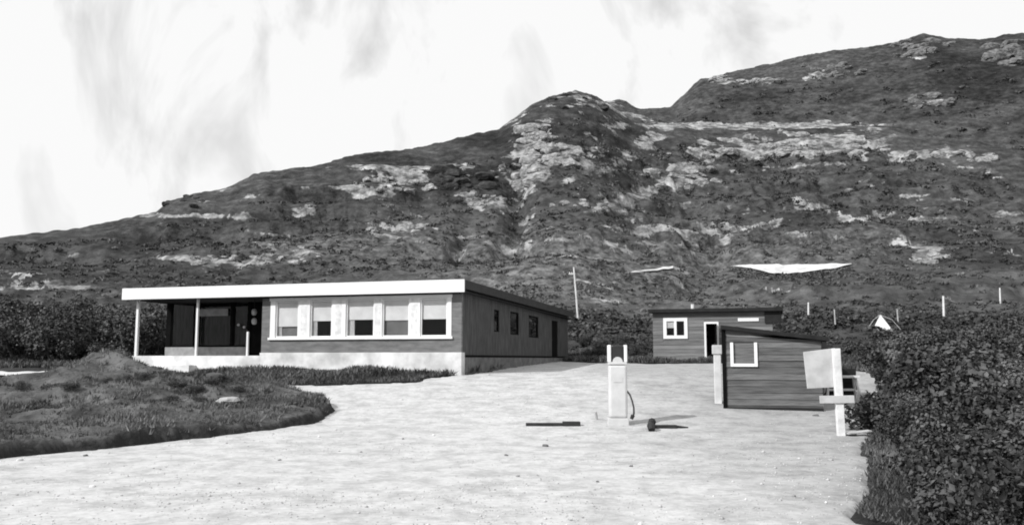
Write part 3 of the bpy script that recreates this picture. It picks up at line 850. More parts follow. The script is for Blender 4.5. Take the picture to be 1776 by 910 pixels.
for i in range(0, len(edges), 2):                    # white panels between the panes
    MB().box(edges[i] + .001, edges[i + 1] - .001, -.022, .10, wz0 + .002, wz1 - .002).build('window_pier', 'white_paint', house, 0.006)
    if 0 < i < len(edges) - 2:
        pm = (edges[i] + edges[i + 1]) / 2
        MB().box(pm - .13, pm + .10, -.026, -.0225, wz0 + .05, wz1 - .07).build('infill_panel', 'weathered_white', house)
blind_drop = [0.70, 0.56, 0.54, 0.57, 0.55]
for i, (a, b) in enumerate(pl):
    a += .002; b -= .002
    z0, z1 = wz0 + .042, wz1 - .062
    fr = wall_mesh([a, a + FR, b - FR, b], [z0, z0 + FR, z1 - FR, z1], [(a + FR, b - FR, z0 + FR, z1 - FR)], .02, .07).build('window', 'white_paint', house)
    MB().box(a + FR, b - FR, .045, .051, z0 + FR, z1 - FR).build('pane', 'window_glass', fr)
    zb = z1 - (z1 - z0) * blind_drop[i]
    MB().box(a + .01, b - .01, .082, .088, zb, z1).build('roller_blind', 'blind_cloth', fr)
    if i == 3:
        MB().box(a + .01, b - .01, .12, .13, z0, zb + .05).build('grey_screen', 'grey_screen', fr)
    if i == 0:
        mb = MB()
        mb.add([(a + .02, .14, z0), (b - .25, .14, z0), (b - .02, .14, z0 + .18), (b - .02, .14, zb), (a + .3, .14, zb), (a + .02, .14, z0 + .2)], [(0, 1, 2, 3, 4, 5)])
        mb.box(a + .05, b - .05, .16, .30, z0 - .1, z0 + .3).build('grey_screen', 'grey_screen', fr)
    if i < 3:
        w = (b - a) * (0.2 if i == 0 else 0.24)
        mb = MB(); k = 7
        top = [(a + .01 + w * j / k, .10 + .018 * (j % 2), z1) for j in range(k + 1)]; bot = [(p[0] + .02, p[1], z0) for p in top]
        mb.add(top + bot, [(j, j + 1, k + 2 + j, k + 1 + j) for j in range(k)]).build('curtain', 'curtain', fr)
MB().box(X_M, X_M + .14, .142, 3.0, -.3, ZW).build('return_wall', 'stained_timber', house)
# right-hand side wall
zside = lambda y: rz_(y, Z_T - 0.17)
holes = []
for (a, b, c, d) in [(857, 866, 537, 575), (885, 900, 541, 580), (917, 934, 548, 585), (957, 968, 556, 623)]:
    y0, z1 = side(a, c, 0, HF); y1, z0 = side(b, d, 0, HF)
    z1 = side((a + b) / 2, c, 0, HF)[1]; z0 = side((a + b) / 2, d, 0, HF)[1]
    holes.append((y0, y1, max(z0, 0.12), min(z1, zside(y1) - .12)))
zc = min(zside(0), zside(DEP)) - .02
w_us = [.142, DEP] + [q for h in holes for q in h[:2]]; w_vs = [-.3, Z_PL - .02, zc] + [q for h in holes for q in h[2:]]
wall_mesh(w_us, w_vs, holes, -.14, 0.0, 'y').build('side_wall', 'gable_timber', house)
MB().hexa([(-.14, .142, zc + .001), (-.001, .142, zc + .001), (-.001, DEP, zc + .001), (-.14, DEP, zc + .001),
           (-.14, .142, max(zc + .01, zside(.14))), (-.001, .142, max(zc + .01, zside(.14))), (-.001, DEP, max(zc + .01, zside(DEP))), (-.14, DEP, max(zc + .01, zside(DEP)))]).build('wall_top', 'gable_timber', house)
MB().box(-.2, .03, .302, DEP + .02, -.6, Z_PL - .16).build('footing', 'gable_footing', house, 0.01)
MB().box(-.1, .045, .302, DEP + .02, Z_PL - .155, Z_PL - .09).build('drip_board', 'dark_timber', house)
for (y0, y1, z0, z1) in holes[:3]:
    w = wall_mesh([y0 + .002, y0 + .05, y1 - .05, y1 - .002], [z0 + .002, z0 + .05, z1 - .05, z1 - .002], [(y0 + .05, y1 - .05, z0 + .05, z1 - .05)], -.09, -.03, 'y').build('side_window', 'dark_timber', house)
    MB().box(-.064, -.058, y0 + .05, y1 - .05, z0 + .05, z1 - .05).build('pane', 'window_glass', w)
y0, y1, z0, z1 = holes[3]
dr = MB().box(-.10, -.05, y0 + .003, y1 - .003, z0 + .003, z1 - .003).build('side_door', 'dark_timber', house)
MB().tube([(-.045, y0 + .12, (z0 + z1) / 2), (-.0, y0 + .12, (z0 + z1) / 2)], .022, 8).build('handle', 'iron', dr)
# back and inner walls
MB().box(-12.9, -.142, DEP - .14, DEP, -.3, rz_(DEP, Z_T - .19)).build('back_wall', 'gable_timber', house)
VB = 2.0                                              # depth of the veranda
X_E = face(288, 570, VB, HF)[0]                       # left end of the veranda's back wall
MB().box(X_E, X_E + .14, VB + .142, DEP - .142, -.3, rz_(DEP, Z_T - .25)).build('end_wall', 'gable_timber', house)
# veranda back wall: glazed openings over a pale low panel
zl = face(360, 601, VB, HF)[1]; zt = face(360, 522, VB, HF)[1]
gx = [face(p, 570, VB, HF)[0] for p in (296, 336, 344, 400, 404, 430, 434, 451)]
oph = [(gx[0], gx[1], zl, zt), (gx[2], gx[3], zl, zt), (gx[4], gx[5], zl, zt), (gx[6], gx[7], .55, zt)]
z_f = face(340, 617, 0, HF)[1]                        # veranda floor
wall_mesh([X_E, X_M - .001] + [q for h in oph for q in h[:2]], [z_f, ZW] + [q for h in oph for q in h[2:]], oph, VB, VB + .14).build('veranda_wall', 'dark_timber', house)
MB().box(X_E + .01, gx[6] - .02, VB - .03, VB - .002, z_f + .003, zl - .01).build('low_panel', 'grey_panel', house, 0.005)
for (a, b, c, d) in oph[:3]:
    w = wall_mesh([a + .003, a + .05, b - .05, b - .003], [c + .003, c + .06, d - .06, d - .003], [(a + .05, b - .05, c + .06, d - .06)], VB + .03, VB + .08).build('veranda_window', 'dark_timber', house)
    MB().box(a + .05, b - .05, VB + .052, VB + .058, c + .06, d - .06).build('pane', 'window_glass', w)
a, c0 = face(345, 549, VB, HF); b, d0 = face(396, 535, VB, HF)
MB().box(a, b, VB - .024, VB - .003, c0 + .02, d0).build('grey_band', 'grey_panel', house, 0.004)  # flat grey band across the middle veranda window
a, b, c, d = oph[3]
dr = MB().box(a + .003, b - .003, VB + .04, VB + .09, z_f + .02, d - .003).build('veranda_door', 'dark_timber', house)
for p in (413, 423):
    hx_, hz_ = face(p, 563 if p == 413 else 567, VB - .05, HF)
    MB().tube([(hx_, VB - .002, hz_), (hx_, VB - .05, hz_)], .05, 10).build('handle', 'lamp_glass', dr)
for q in (541, 557):                                  # two round lamps by the door
    lx, lz = face(441, q, .9, HF)
    mb = MB(); rr = .10; n = 12
    prof = [(0.03, -.12), (.07, -.10), (.1, -.04), (.1, .04), (.07, .10), (.03, .12)]
    vs = [(lx + p[0] * math.cos(2 * math.pi * k / n), .9 + p[0] * math.sin(2 * math.pi * k / n), lz + p[1]) for p in prof for k in range(n)]
    fs = [(i * n + k, i * n + (k + 1) % n, (i + 1) * n + (k + 1) % n, (i + 1) * n + k) for i in range(5) for k in range(n)] + [tuple(range(n - 1, -1, -1)), tuple(range(5 * n, 6 * n))]
    lp = mb.add(vs, fs).build('globe_lamp', 'lamp_glass', house, 0, True)
    MB().tube([(lx, .9, lz + .12), (lx, .9, lz + .2 if q == 557 else ZW + .1)], .012, 6).build('hanger', 'iron', lp)
# veranda floor, front edge, posts, steps
X_V = X_M - .031
MB().box(X_L, X_V, 0.0, VB - .035, z_f - .14, z_f).build('veranda_floor', 'concrete', house)
MB().box(X_L - .02, X_V, -.04, -.002, -.5, z_f + .01).build('veranda_edge', 'white_concrete', house, 0.012)
MB().box(X_L - .02, X_L + .12, .0, VB, -.5, z_f - .145).build('veranda_end', 'white_concrete', house)
for p, w in ((237, .05), (341, .04)):
    xx = face(p, 570, .03, HF)[0]
    MB().box(xx - w, xx + w, .02, .02 + 2 * w, z_f, ZW + .1).build('veranda_post', 'white_paint', house, 0.006)
xx, zz = face(430, 575, .06, HF)
MB().box(xx - .035, xx + .035, .03, .10, z_f, zz).build('short_post', 'white_paint', house, 0.006)
sx0, sx1 = face(258, 640, -.3, HF)[0], face(332, 640, -.3, HF)[0]
MB().box(sx0, sx1, -.45, -.043, -.3, .40).build('step', 'white_concrete', house, 0.012)
MB().box(sx0 + .3, sx1 - .3, -1.45, -.95, -.4, .03).build('step', 'white_concrete', house, 0.012)
MB().box(X_E, -.15, VB + .15, DEP - .15, .1, .2).build('floor', 'interior_wall', house)
MB().box(X_M + .15, -.15, 6.0, 6.1, .2, ZW).build('inner_wall', 'interior_wall', house)

# ------------------------------------------------------------------ small cottage behind
CR = R(-17)
cp = at(1342, 629, 41.0)
CF = (cp.x, cp.y, 1.30, CR)
cott = empty('cottage', (cp.x, cp.y, 1.30), CR)
tag(cott, 'small dark boarded cottage with flat black roof and white window frame, behind the shed', 'cottage')
cxl = face(1133, 600, 0, CF)[0]
czt = face(1240, 541, 0, CF)[1]
w1 = [*face(1153, 585, 0, CF), *face(1190, 553, 0, CF)]
dd = [*face(1226, 628, 0, CF), *face(1243, 561, 0, CF)]; dd[1] = 0.12
w2 = [*face(1280, 557, 0, CF), *face(1316, 551, 0, CF)]
MB().box(w2[0], w2[2], -.06, -.028, w2[1], w2[3]).build('lintel_board', 'white_paint', cott, .004)
hs = [(w1[0], w1[2], w1[1], w1[3]), (dd[0], dd[2], dd[1], dd[3])]
bd = MB()
wall_mesh([cxl, 0] + [q for h in hs for q in h[:2]], [-.3, czt] + [q for h in hs for q in h[2:]], hs, 0, .12).build('front_wall', 'cottage_board', cott)
nb = 15
for k in range(nb):                                   # lapped boards
    z0 = -.1 + (czt + .1) * k / nb; z1 = -.1 + (czt + .1) * (k + 1) / nb - .006
    xs = [cxl]
    for h in sorted(hs):
        if z1 > h[2] - .06 and z0 < h[3] + .06: xs += [h[0] - .09, h[1] + .09]
    xs.append(0.0)
    for j in range(0, len(xs), 2):
        if xs[j + 1] - xs[j] > .05:
            MB().hexa([(xs[j], -.026, z0), (xs[j + 1], -.026, z0), (xs[j + 1], -.002, z0), (xs[j], -.002, z0),
                       (xs[j], -.012, z1), (xs[j + 1], -.012, z1), (xs[j + 1], -.002, z1), (xs[j], -.002, z1)]).build('board', 'cottage_board', cott)
MB().box(-.12, 0, .122, 5.0, -.3, czt).build('side_wall', 'cottage_board', cott)
MB().box(cxl, cxl + .12, .122, 5.0, -.3, czt).build('side_wall', 'cottage_board', cott)
MB().box(cxl + .12, -.12, 4.88, 5.0, -.3, czt).build('back_wall', 'cottage_board', cott)
rf = MB().hexa([(cxl - .18, -.3, czt + .002), (.5, -.3, czt + .002), (.5, 5.3, czt + .1), (cxl - .18, 5.3, czt + .1),
                (cxl - .18, -.3, czt + .17), (.5, -.3, czt + .17), (.5, 5.3, czt + .26), (cxl - .18, 5.3, czt + .26)]).build('roof', 'tar_felt', cott, 0.01)
vx, vz = face(1201, 529, 1.5, CF)
MB().tube([(vx, 1.5, czt + .1), (vx, 1.5, vz + .05)], .08, 8).build('chimney_pipe', 'weathered_white', rf)
MB().box(-.35, .42, -.1, .0, czt - .55, czt - .002).build('eave_shade_box', 'tar_felt', rf)  # dark box added to stand for the roof overhang's shadow
for i, (a, b, c, d) in enumerate((hs[0],)):
    f = .10
    w = wall_mesh([a - .06, a + f, (a + b) / 2 - .06, (a + b) / 2 + .06, b - f, b + .06], [c - .06, c + f, d - f, d + .06],
                  [(a + f, (a + b) / 2 - .06, c + f, d - f), ((a + b) / 2 + .06, b - f, c + f, d - f)], -.06, -.003).build('window', 'white_paint', cott)
    for (p, q) in ((a + f, (a + b) / 2 - .06), ((a + b) / 2 + .06, b - f)):
        MB().box(p, q, -.03, -.024, c + f, d - f).build('pane', 'window_glass', w)
    if i == 0:
        MB().box(a + f, (a + b) / 2 - .06, .0, .01, c + (d - c) * .52, d - f).build('half_blind', 'curtain', w)
a, b, c, d = hs[1]
f = wall_mesh([a - .09, a, b, b + .09], [c, d, d + .09], [(a, b, c - 1, d)], -.05, -.003).build('door_frame', 'white_paint', cott)
dl = MB().box(b - .05, b - .005, -.55, .05, c, d - .02).build('door', 'dark_timber', cott)       # standing open
MB().tube([(b - .055, -.47, 1.0), (b - .11, -.47, 1.0)], .03, 8).build('handle', 'iron', dl)
MB().box(a - .1, b + .2, -.45, -.03, -.2, .10).build('doorstep', 'white_concrete', cott, .01)

# ------------------------------------------------------------------ boarded shed
SR = R(-13)
sp0 = at(1257, 704, 21.6)
SZ = float(yard_z(sp0.x, sp0.y)) - .02
SF = (sp0.x, sp0.y, SZ, SR)
shed = empty('shed', (sp0.x, sp0.y, SZ), SR)
tag(shed, 'grey boarded shed with sloping black roof edge, in front of the cottage', 'shed')
sw = face(1426, 650, 0, SF)[0]
zl_ = face(1262, 571, 0, SF)[1]; zr_ = face(1426, 590, 0, SF)[1]
zt_ = lambda x: zl_ + (zr_ - zl_) * x / sw
wn_ = (face(1272, 615, 0, SF)[0], face(1308, 615, 0, SF)[0], face(1290, 630, 0, SF)[1], face(1290, 595, 0, SF)[1])
nb = 13; H_ = max(zl_, zr_)
for k in range(nb):
    z0 = -.06 + (H_ + .06) * k / nb; z1 = -.06 + (H_ + .06) * (k + 1) / nb - .006
    xs = [0.0]
    if z1 > wn_[2] and z0 < wn_[3]: xs += [wn_[0], wn_[1]]
    xs.append(sw)
    for j in range(0, len(xs), 2):
        a, b = xs[j], xs[j + 1]
        ja = random.uniform(-.006, .006); jy = random.uniform(-.008, .004)
        ta, tb = min(z1, zt_(a)), min(z1, zt_(b))
        if ta - z0 < .01 and tb - z0 < .01: continue
        if tb <= z0 + .01: 
            b = a + (b - a) * (zt_(a) - z0) / (zt_(a) - zt_(b) + 1e-6); tb = z0 + .004
        MB().hexa([(a + ja, -.03 + jy, z0), (b + ja, -.03 + jy, z0), (b + ja, -.003, z0), (a + ja, -.003, z0),
                   (a + ja, -.016 + jy, ta), (b + ja, -.016 + jy, tb), (b + ja, -.003, tb), (a + ja, -.003, ta)]).build('board', 'shed_board', shed)
def shed_side(x0, x1):
    MB().hexa([(x0, .0, -.1), (x1, .0, -.1), (x1, 2.4, -.1), (x0, 2.4, -.1), (x0, .0, zt_(x0)), (x1, .0, zt_(x1)), (x1, 2.4, zt_(x1)), (x0, 2.4, zt_(x0))]).build('side_wall', 'shed_board', shed)
shed_side(0.004, .09); shed_side(sw - .09, sw - .004)
MB().box(.092, sw - .092, 2.31, 2.4, -.1, min(zl_, zr_) - .01).build('back_wall', 'shed_board', shed)
wall_mesh([.092, wn_[0], wn_[1], sw - .092], [-.1, wn_[2], wn_[3], min(zl_, zr_) - .01], [wn_], 0, .05).build('lining', 'shed_board', shed)
a, b, c, d = wn_
wf = MB(); f = .075
wf.box(a - f, a, -.07, -.032, c - f, d + .02); wf.box(b, b + f, -.07, -.032, c - f, d + .02); wf.box(a + .001, b - .001, -.068, -.032, c - f, c)
wf = wf.build('window', 'white_paint', shed, .004)
MB().box(a, b, -.012, -.004, c, d).build('shutter', 'shed_board', wf)
ov = .16
rf = MB().hexa([(-.05, -ov, zt_(-.05)), (sw + ov, -ov, zt_(sw + ov)), (sw + ov, 2.5, zt_(sw + ov)), (-.05, 2.5, zt_(-.05)),
                (-.05, -ov, zt_(-.05) + .10), (sw + ov, -ov, zt_(sw + ov) + .10), (sw + ov, 2.5, zt_(sw + ov) + .10), (-.05, 2.5, zt_(-.05) + .10)])
rf = rf.build('roof', 'tar_felt', shed, .008)
MB().box(sw + .01, sw + .11, -.12, .02, zt_(sw) - .30, zt_(sw) - .02).build('rain_head', 'tar_felt', rf)
MB().box(-.035, .06, -.055, -.033, -.08, zt_(0) - .01).build('corner_board', 'dark_timber', shed, .004)
MB().box(.03, sw, -.05, -.03, -.1, .05).build('skirting', 'tar_felt', shed)

# white gatepost against the shed
gp = yard_pt(1246, 700); gz = gp.z
top = at(1247, 598, gp.y).z - gz
gpo = empty('gatepost', (gp.x, gp.y, gz), R(-10))
tag(gpo, 'pale capped gatepost standing against the left corner of the shed', 'post')
MB().box(-.09, .09, -.08, .08, -.2, top - .24).build('shaft', 'white_concrete', gpo, .012)
MB().box(-.125, .125, -.11, .11, top - .238, top).build('cap', 'white_concrete', gpo, .02)

# ------------------------------------------------------------------ signboard on a post
sb = yard_pt(1459, 757)
hgt = at(1446, 604, sb.y).z - sb.z
sg = empty('signboard', (sb.x, sb.y, sb.z), R(-4)); sg.rotation_euler = (R(-1), R(-.8), R(-4))
tag(sg, 'pale blank signboard on a white post beside the thicket', 'sign')
k = sb.y / FPX
MB().box(-.075, .075, -.05, .05, -.3, hgt).build('post', 'weathered_white', sg, .01)
bw = 49 * k
MB().hexa([(-bw - .02, .052, hgt - 68 * k), (.03, .052, hgt - 66 * k), (.03, .085, hgt - 66 * k), (-bw - .02, .085, hgt - 68 * k),
           (-bw - .06, .052, hgt - 5 * k), (.0, .052, hgt + 1 * k), (.0, .085, hgt + 1 * k), (-bw - .06, .085, hgt - 5 * k)]).build('board', 'sign_board', sg, .008)
MB().box(-34 * k, 24 * k, -.08, -.052, hgt - 93 * k, hgt - 80 * k).build('crossbar', 'sign_board', sg, .006)

# trestle bench behind the signboard
tb = yard_pt(1455, 704); tb.y += 1.0; tb.z = float(yard_z(tb.x, tb.y)); 
tb.x = (1455 - 888) / FPX * tb.y
be = empty('trestle_bench', tb, R(-6))
tag(be, 'low white-topped trestle bench with pale legs, half hidden behind the signboard', 'bench')
MB().box(-.48, .42, -.2, .2, .56, .62).build('top', 'weathered_white', be, .008)
for sx in (-1, 1):
    for sy in (-1, 1):
        MB().tube([(sx * .44 - .02, sy * .26, -.05), (sx * .34 - .02, sy * .10, .56)], .035, 6).build('leg', 'weathered_white', be)
MB().box(-.36, .32, -.03, .03, .22, .28).build('stretcher', 'weathered_white', be, .006)
cr = empty('crate', (tb.x - .02, tb.y + .55, tb.z), R(4))
tag(cr, 'black wooden crate behind the trestle bench', 'crate')
for j in range(4): MB().box(-.5, .5, -.3, -.27, .02 + j * .2, .19 + j * .2).build('slat', 'tar_felt', cr)
MB().box(-.5, .5, -.268, .3, 0, .8).build('body', 'tar_felt', cr, .006)
pk = yard_pt(1488, 757)
po = empty('plank', (pk.x, pk.y, pk.z + .05), R(8)); po.rotation_euler = (R(3), R(-5), R(8))
tag(po, 'short pale plank lying beside the foot of the sign post', 'plank')
MB().box(-.24, .26, -.08, .08, .0, .03).build('board', 'old_post', po, .005)
MB().box(-.18, -.08, -.09, .09, -.05, -.001).build('batten', 'iron', po)

# ------------------------------------------------------------------ fuel pump on its little island
pb = yard_pt(1072, 737)
kp = pb.y / FPX
ph = at(1071, 598, pb.y).z - pb.z
pump = empty('fuel_pump', pb, R(-3))
tag(pump, 'pale upright fuel pump with dark dial window in the middle of the yard', 'pump')
w2_ = 16 * kp
zt0 = ph - 29 * kp
MB().box(-w2_ * 1.1, w2_ * 1.1, -.2, .2, -.05, .14).build('base', 'concrete', pump, .015)
MB().box(-w2_ * .98, w2_ * .98, -.17, .17, .142, zt0 - .06).build('cabinet', 'pump_paint', pump, .05)
MB().box(-w2_ * 1.0, w2_ * 1.0, -.172, .172, zt0 - .058, zt0).build('collar', 'pump_paint', pump, .015)
for s in (-1, 1): MB().box(s * w2_ * .86 - .034, s * w2_ * .86 + .034, -.15, .15, zt0 + .001, ph).build('upright', 'white_paint', pump, .012)
dial = MB().box(-w2_ * .67, w2_ * .67, -.12, .13, zt0 + .001, ph - .004).build('dial_housing', 'pump_dark', pump, .03)
mb = MB(); n = 14
pts = [(.11 * math.cos(math.pi * j / n), .11 * math.sin(math.pi * j / n)) for j in range(n + 1)]
mb.add([(p[0], -.125, zt0 + .002 + p[1]) for p in pts] + [(p[0], -.102, zt0 + .002 + p[1]) for p in pts],
       [tuple(range(n + 1))] + [tuple(range(2 * n + 1, n, -1))] + [(j, n + 1 + j, n + 2 + j, j + 1) for j in range(n)])
mb.build('dial', 'pump_paint', dial)
MB().box(-.1, .1, -.178, -.172, .9, 1.02).build('name_plate', 'pump_paint', pump, .003)
hx0 = 16 * kp
hz = [at(1092, q, pb.y - .2).z - pb.z for q in (684, 694, 706, 716, 723)]
MB().tube([(w2_ * .95, -.02, hz[0] + .08), (20 * kp, -.12, hz[0]), (23 * kp, -.2, hz[1]), (25.5 * kp, -.24, hz[2]), (25.5 * kp, -.25, hz[3]), (23 * kp, -.25, hz[4])],
          [.018, .019, .019, .019, .021, .025], 8).build('hose', 'rubber', pump, 0, True)
MB().tube([(24 * kp, -.25, hz[4] + .05), (21 * kp, -.25, hz[4] - .035)], [.045, .035], 8).build('nozzle', 'iron', pump)
# things lying about the pump
def lying_bar(name, px0, px1, py, label, cat, rad=.05):
    a = yard_pt(px0, py); b = yard_pt(px1, py)
    o = empty(name, (a + b) / 2, math.atan2(b.y - a.y, b.x - a.x))
    L_ = (b - a).length / 2
    tag(o, label, cat)
    return o, L_
o, L_ = lying_bar('iron_beam', 912, 1006, 739, 'long dark iron beam lying on the gravel left of the fuel pump', 'beam')
MB().box(-L_, L_ * .35, -.12, .06, -.02, .055).build('bar', 'iron', o, .008)
MB().box(L_ * .352, L_, -.14, .08, -.02, .085).build('end_block', 'iron', o, .01)
o, L_ = lying_bar('dark_bar', 1122, 1194, 744, 'dark bar with a lump at its left end, right of the fuel pump', 'bar')  # low dark shape on the gravel, lump at the left
MB().box(-L_ + .1, L_ * .45, -.05, .05, -.02, .07).build('bar', 'iron', o, .01)
MB().tube([(L_ * .45, 0, .03), (L_, .02, .015)], [.035, .015], 6).build('tip', 'iron', o)
MB().tube([(-L_ + .02, -.5, .0), (-L_ + .02, -.42, .08), (-L_ + .05, -.1, .10), (-L_ + .12, .05, .13)], [.07, .085, .05, .085], 8).build('hook', 'iron', o)
sk = yard_pt(1034, 729)
o = MB().tube([(0, 0, -.1), (.005, 0, .06), (-.01, 0, .17)], [.032, .032, .026], 7).build('iron_stake', 'stone'); o.location = sk
tag(o, 'short grey stake standing in the gravel just left of the pump', 'stake')

# ------------------------------------------------------------------ pole, fence posts, marker on the slope
def post_at(name, pxb, pyb, pxt, pyt, Y, rad, m, label, cat, group=None, arm=False):
    if Y is None:
        b = hit1(pxb, pyb, rmin=44); Y = b.y
    else:
        x = (pxb - 888) / FPX * Y
        b = Vector((x, Y, ground_any(x, Y)))
    bp = at(pxb, pyb, Y); tp = at(pxt, pyt, Y)
    o = empty(name, b)
    tag(o, label, cat, group)
    t = Vector((tp.x - b.x, 0, tp.z - b.z))
    MB().tube([(0, 0, -.3), t * .5, t], [rad * 1.1, rad, rad * .85], 8).build('shaft', m, o)
    if arm:
        MB().box(t.x - .42, t.x + .12, -.05, .05, t.z - .62, t.z - .50).build('cross_arm', m, o)
        for q in (-.34, -.16): MB().tube([(t.x + q, 0, t.z - .5), (t.x + q, 0, t.z - .40)], .03, 6).build('insulator', 'white_paint', o)
    return o
post_at('utility_pole', 1003, 556, 995, 463, None, .075, 'pole_wood', 'tall pale leaning wooden pole behind the right end of the house', 'pole', arm=True)
fps = [(1402, 548, 1402, 524, .075, 'short pale post on the slope just right of the cottage roof'),
       (1449, 566, 1447, 536, .055, 'weathered post above the right end of the shed roof'),
       (1558, 562, 1556, 536, .055, 'thin grey post just right of the tiny white tent'),
       (1637, 549, 1636, 513, .095, 'tallest white fence post on the slope above the thicket'),
       (1735, 526, 1734, 499, .085, 'white fence post farthest to the right on the slope')]
for (a, b, c, d, rad, lab) in fps:
    post_at('fence_post', a, b, c, d, None, rad, 'weathered_white' if rad > .06 else 'old_post', lab, 'post', 'posts on the slope')
mk = hit1(1530, 573, rmin=44); kt = mk.y / FPX
mo = empty('canvas_tent', mk); tag(mo, 'tiny white pointed tent on the slope among the fence posts', 'tent')
h_ = 28 * kt
MB().add([(-14 * kt, -.4, -.05), (15 * kt, -.4, -.05), (13 * kt, .5, 0), (-12 * kt, .5, 0), (-2 * kt, 0, h_)], [(0, 1, 4), (1, 2, 4), (2, 3, 4), (3, 0, 4), (3, 2, 1, 0)]).build('cover', 'canvas', mo)
for s in (-1, 1):
    MB().tube([(-2 * kt, 0, h_ * .97), (s * 16 * kt, -.2, h_ * .66), (s * 29 * kt, -.3, h_ * .05)], .022, 5).build('guy_rope', 'old_post', mo)

# ------------------------------------------------------------------ pale tracks cut into the slope
def hill_patch(name, top, bot, lift, label, rmin=48):
    """strip between an upper and a lower outline, draped over the hill"""
    n = 90; m = 7
    px = np.linspace(top[0][0], top[-1][0], n)
    yt = np.interp(px, [p[0] for p in top], [p[1] for p in top]); yb = np.interp(px, [p[0] for p in bot], [p[1] for p in bot])
    yb = yb + np.sin(np.linspace(0, math.pi, n)) ** .5 * (3.5 * fbm(px / 22.0, px * 0 + 3.3, 3, 66)); yt = yt + 2.4 * fbm(px / 17.0, px * 0 + 9.1, 3, 67); yb = np.maximum(yb, yt + .4)
    V = []
    for j in range(m):
        pyj = yb + (yt - yb) * (j / (m - 1.0))
        h = hit(px, pyj, detail=True, rmin=rmin)
        r = np.hypot(h[:, 0], h[:, 1]); rm = np.median(r)
        h[:, 2] += lift
        V.append(h)
    V = np.array(V)
    for _ in range(3):                               # a graded surface: level out the bumps
        P = np.pad(V, ((1, 1), (1, 1), (0, 0)), mode='edge')
        V = (P[1:-1, 1:-1] * 2 + P[:-2, 1:-1] + P[2:, 1:-1] + P[1:-1, :-2] + P[1:-1, 2:]) / 6
    V = V.reshape(-1, 3)
    idx = np.arange(n * m).reshape(m, n)
    F = np.stack([idx[:-1, :-1].ravel(), idx[:-1, 1:].ravel(), idx[1:, 1:].ravel(), idx[1:, :-1].ravel()], 1)
    o = link(name, fast_mesh(name, V, F), 'road_gravel', None, True)
    tag(o, kind='structure')
hill_patch('hill_track', [(1266, 462), (1300, 460), (1400, 459), (1478, 459)], [(1266, 463), (1300, 468), (1340, 479), (1400, 474), (1440, 470), (1478, 460)], .30, '')
hill_patch('path', [(-120, 650), (0, 650), (84, 649)], [(-120, 658), (0, 656), (40, 664), (84, 665)], .12, '', 12)
hill_patch('hill_track', [(1085, 474), (1120, 469), (1168, 464)], [(1085, 476), (1120, 474), (1168, 467)], .28, '')

# ------------------------------------------------------------------ rock outcrops on the hill
def chunk(rng, c, s, mb_v, mb_f):
    """angular boulder: a subdivided cube pushed onto random planes"""
    g = 4
    pts = []; faces = []
    key = {}
    def vid(p):
        q = tuple(np.round(p, 5))
        if q not in key: key[q] = len(pts); pts.append(p)
        return key[q]
    lin = np.linspace(-1, 1, g + 1)
    for ax in range(3):
        for sg in (-1, 1):
            for i in range(g):
                for j in range(g):
                    quad = []
                    for (u, v) in ((i, j), (i + 1, j), (i + 1, j + 1), (i, j + 1)):
                        p = np.zeros(3); p[ax] = sg; p[(ax + 1) % 3] = lin[u]; p[(ax + 2) % 3] = lin[v]
                        quad.append(vid(p))
                    faces.append(quad if sg > 0 else quad[::-1])
    P = np.array(pts); P /= np.linalg.norm(P, axis=1, keepdims=True) ** 0.7
    for k in range(9):
        n = rng.normal(size=3); n /= np.linalg.norm(n); d = rng.uniform(0.55, 0.95)
        e = P @ n - d; P = P - np.outer(np.maximum(e, 0), n)
    P = P * s * rng.uniform(0.8, 1.2, 3) + rng.normal(size=P.shape) * s * 0.035
    a = rng.uniform(0, 6.28); ca, sa = math.cos(a), math.sin(a)
    P[:, :2] = P[:, :2] @ np.array([[ca, -sa], [sa, ca]])
    base = len(mb_v); mb_v.extend((P + c).tolist()); mb_f.extend([[i + base for i in f] for f in faces])
def outcrop(px, py, hw, hh, n, m, label, seed):
    rng = np.random.default_rng(seed)
    a = rng.uniform(-1, 1, n); b = rng.uniform(-1, 1, n) * np.sqrt(1 - 0.8 * a * a)
    H = hit(px + a * hw, py + b * hh, rmin=50)
    c0 = H[np.argsort(np.hypot(H[:, 0], H[:, 1]))[len(H) // 2]]
    r0 = np.hypot(c0[0], c0[1])
    ok = np.abs(np.hypot(H[:, 0], H[:, 1]) - r0) < r0 * 0.12
    H = H[ok]
    root = empty('rock_outcrop', c0.tolist())
    tag(root, label, 'rock', 'rock outcrops on the hill')
    for p in H:
        r = math.hypot(p[0], p[1])
        s = r / FPX * (hh * rng.uniform(0.20, 0.66) + 1.5)
        v, f = [], []
        chunk(rng, np.zeros(3), np.array([s * 1.5, s, s * 0.75]), v, f)
        me = bpy.data.meshes.new('rock'); me.from_pydata(v, [], f); me.update()
        o = link('rock', me, m, root); o.location = (p - c0 + np.array([0, 0, -0.35 * s])).tolist()
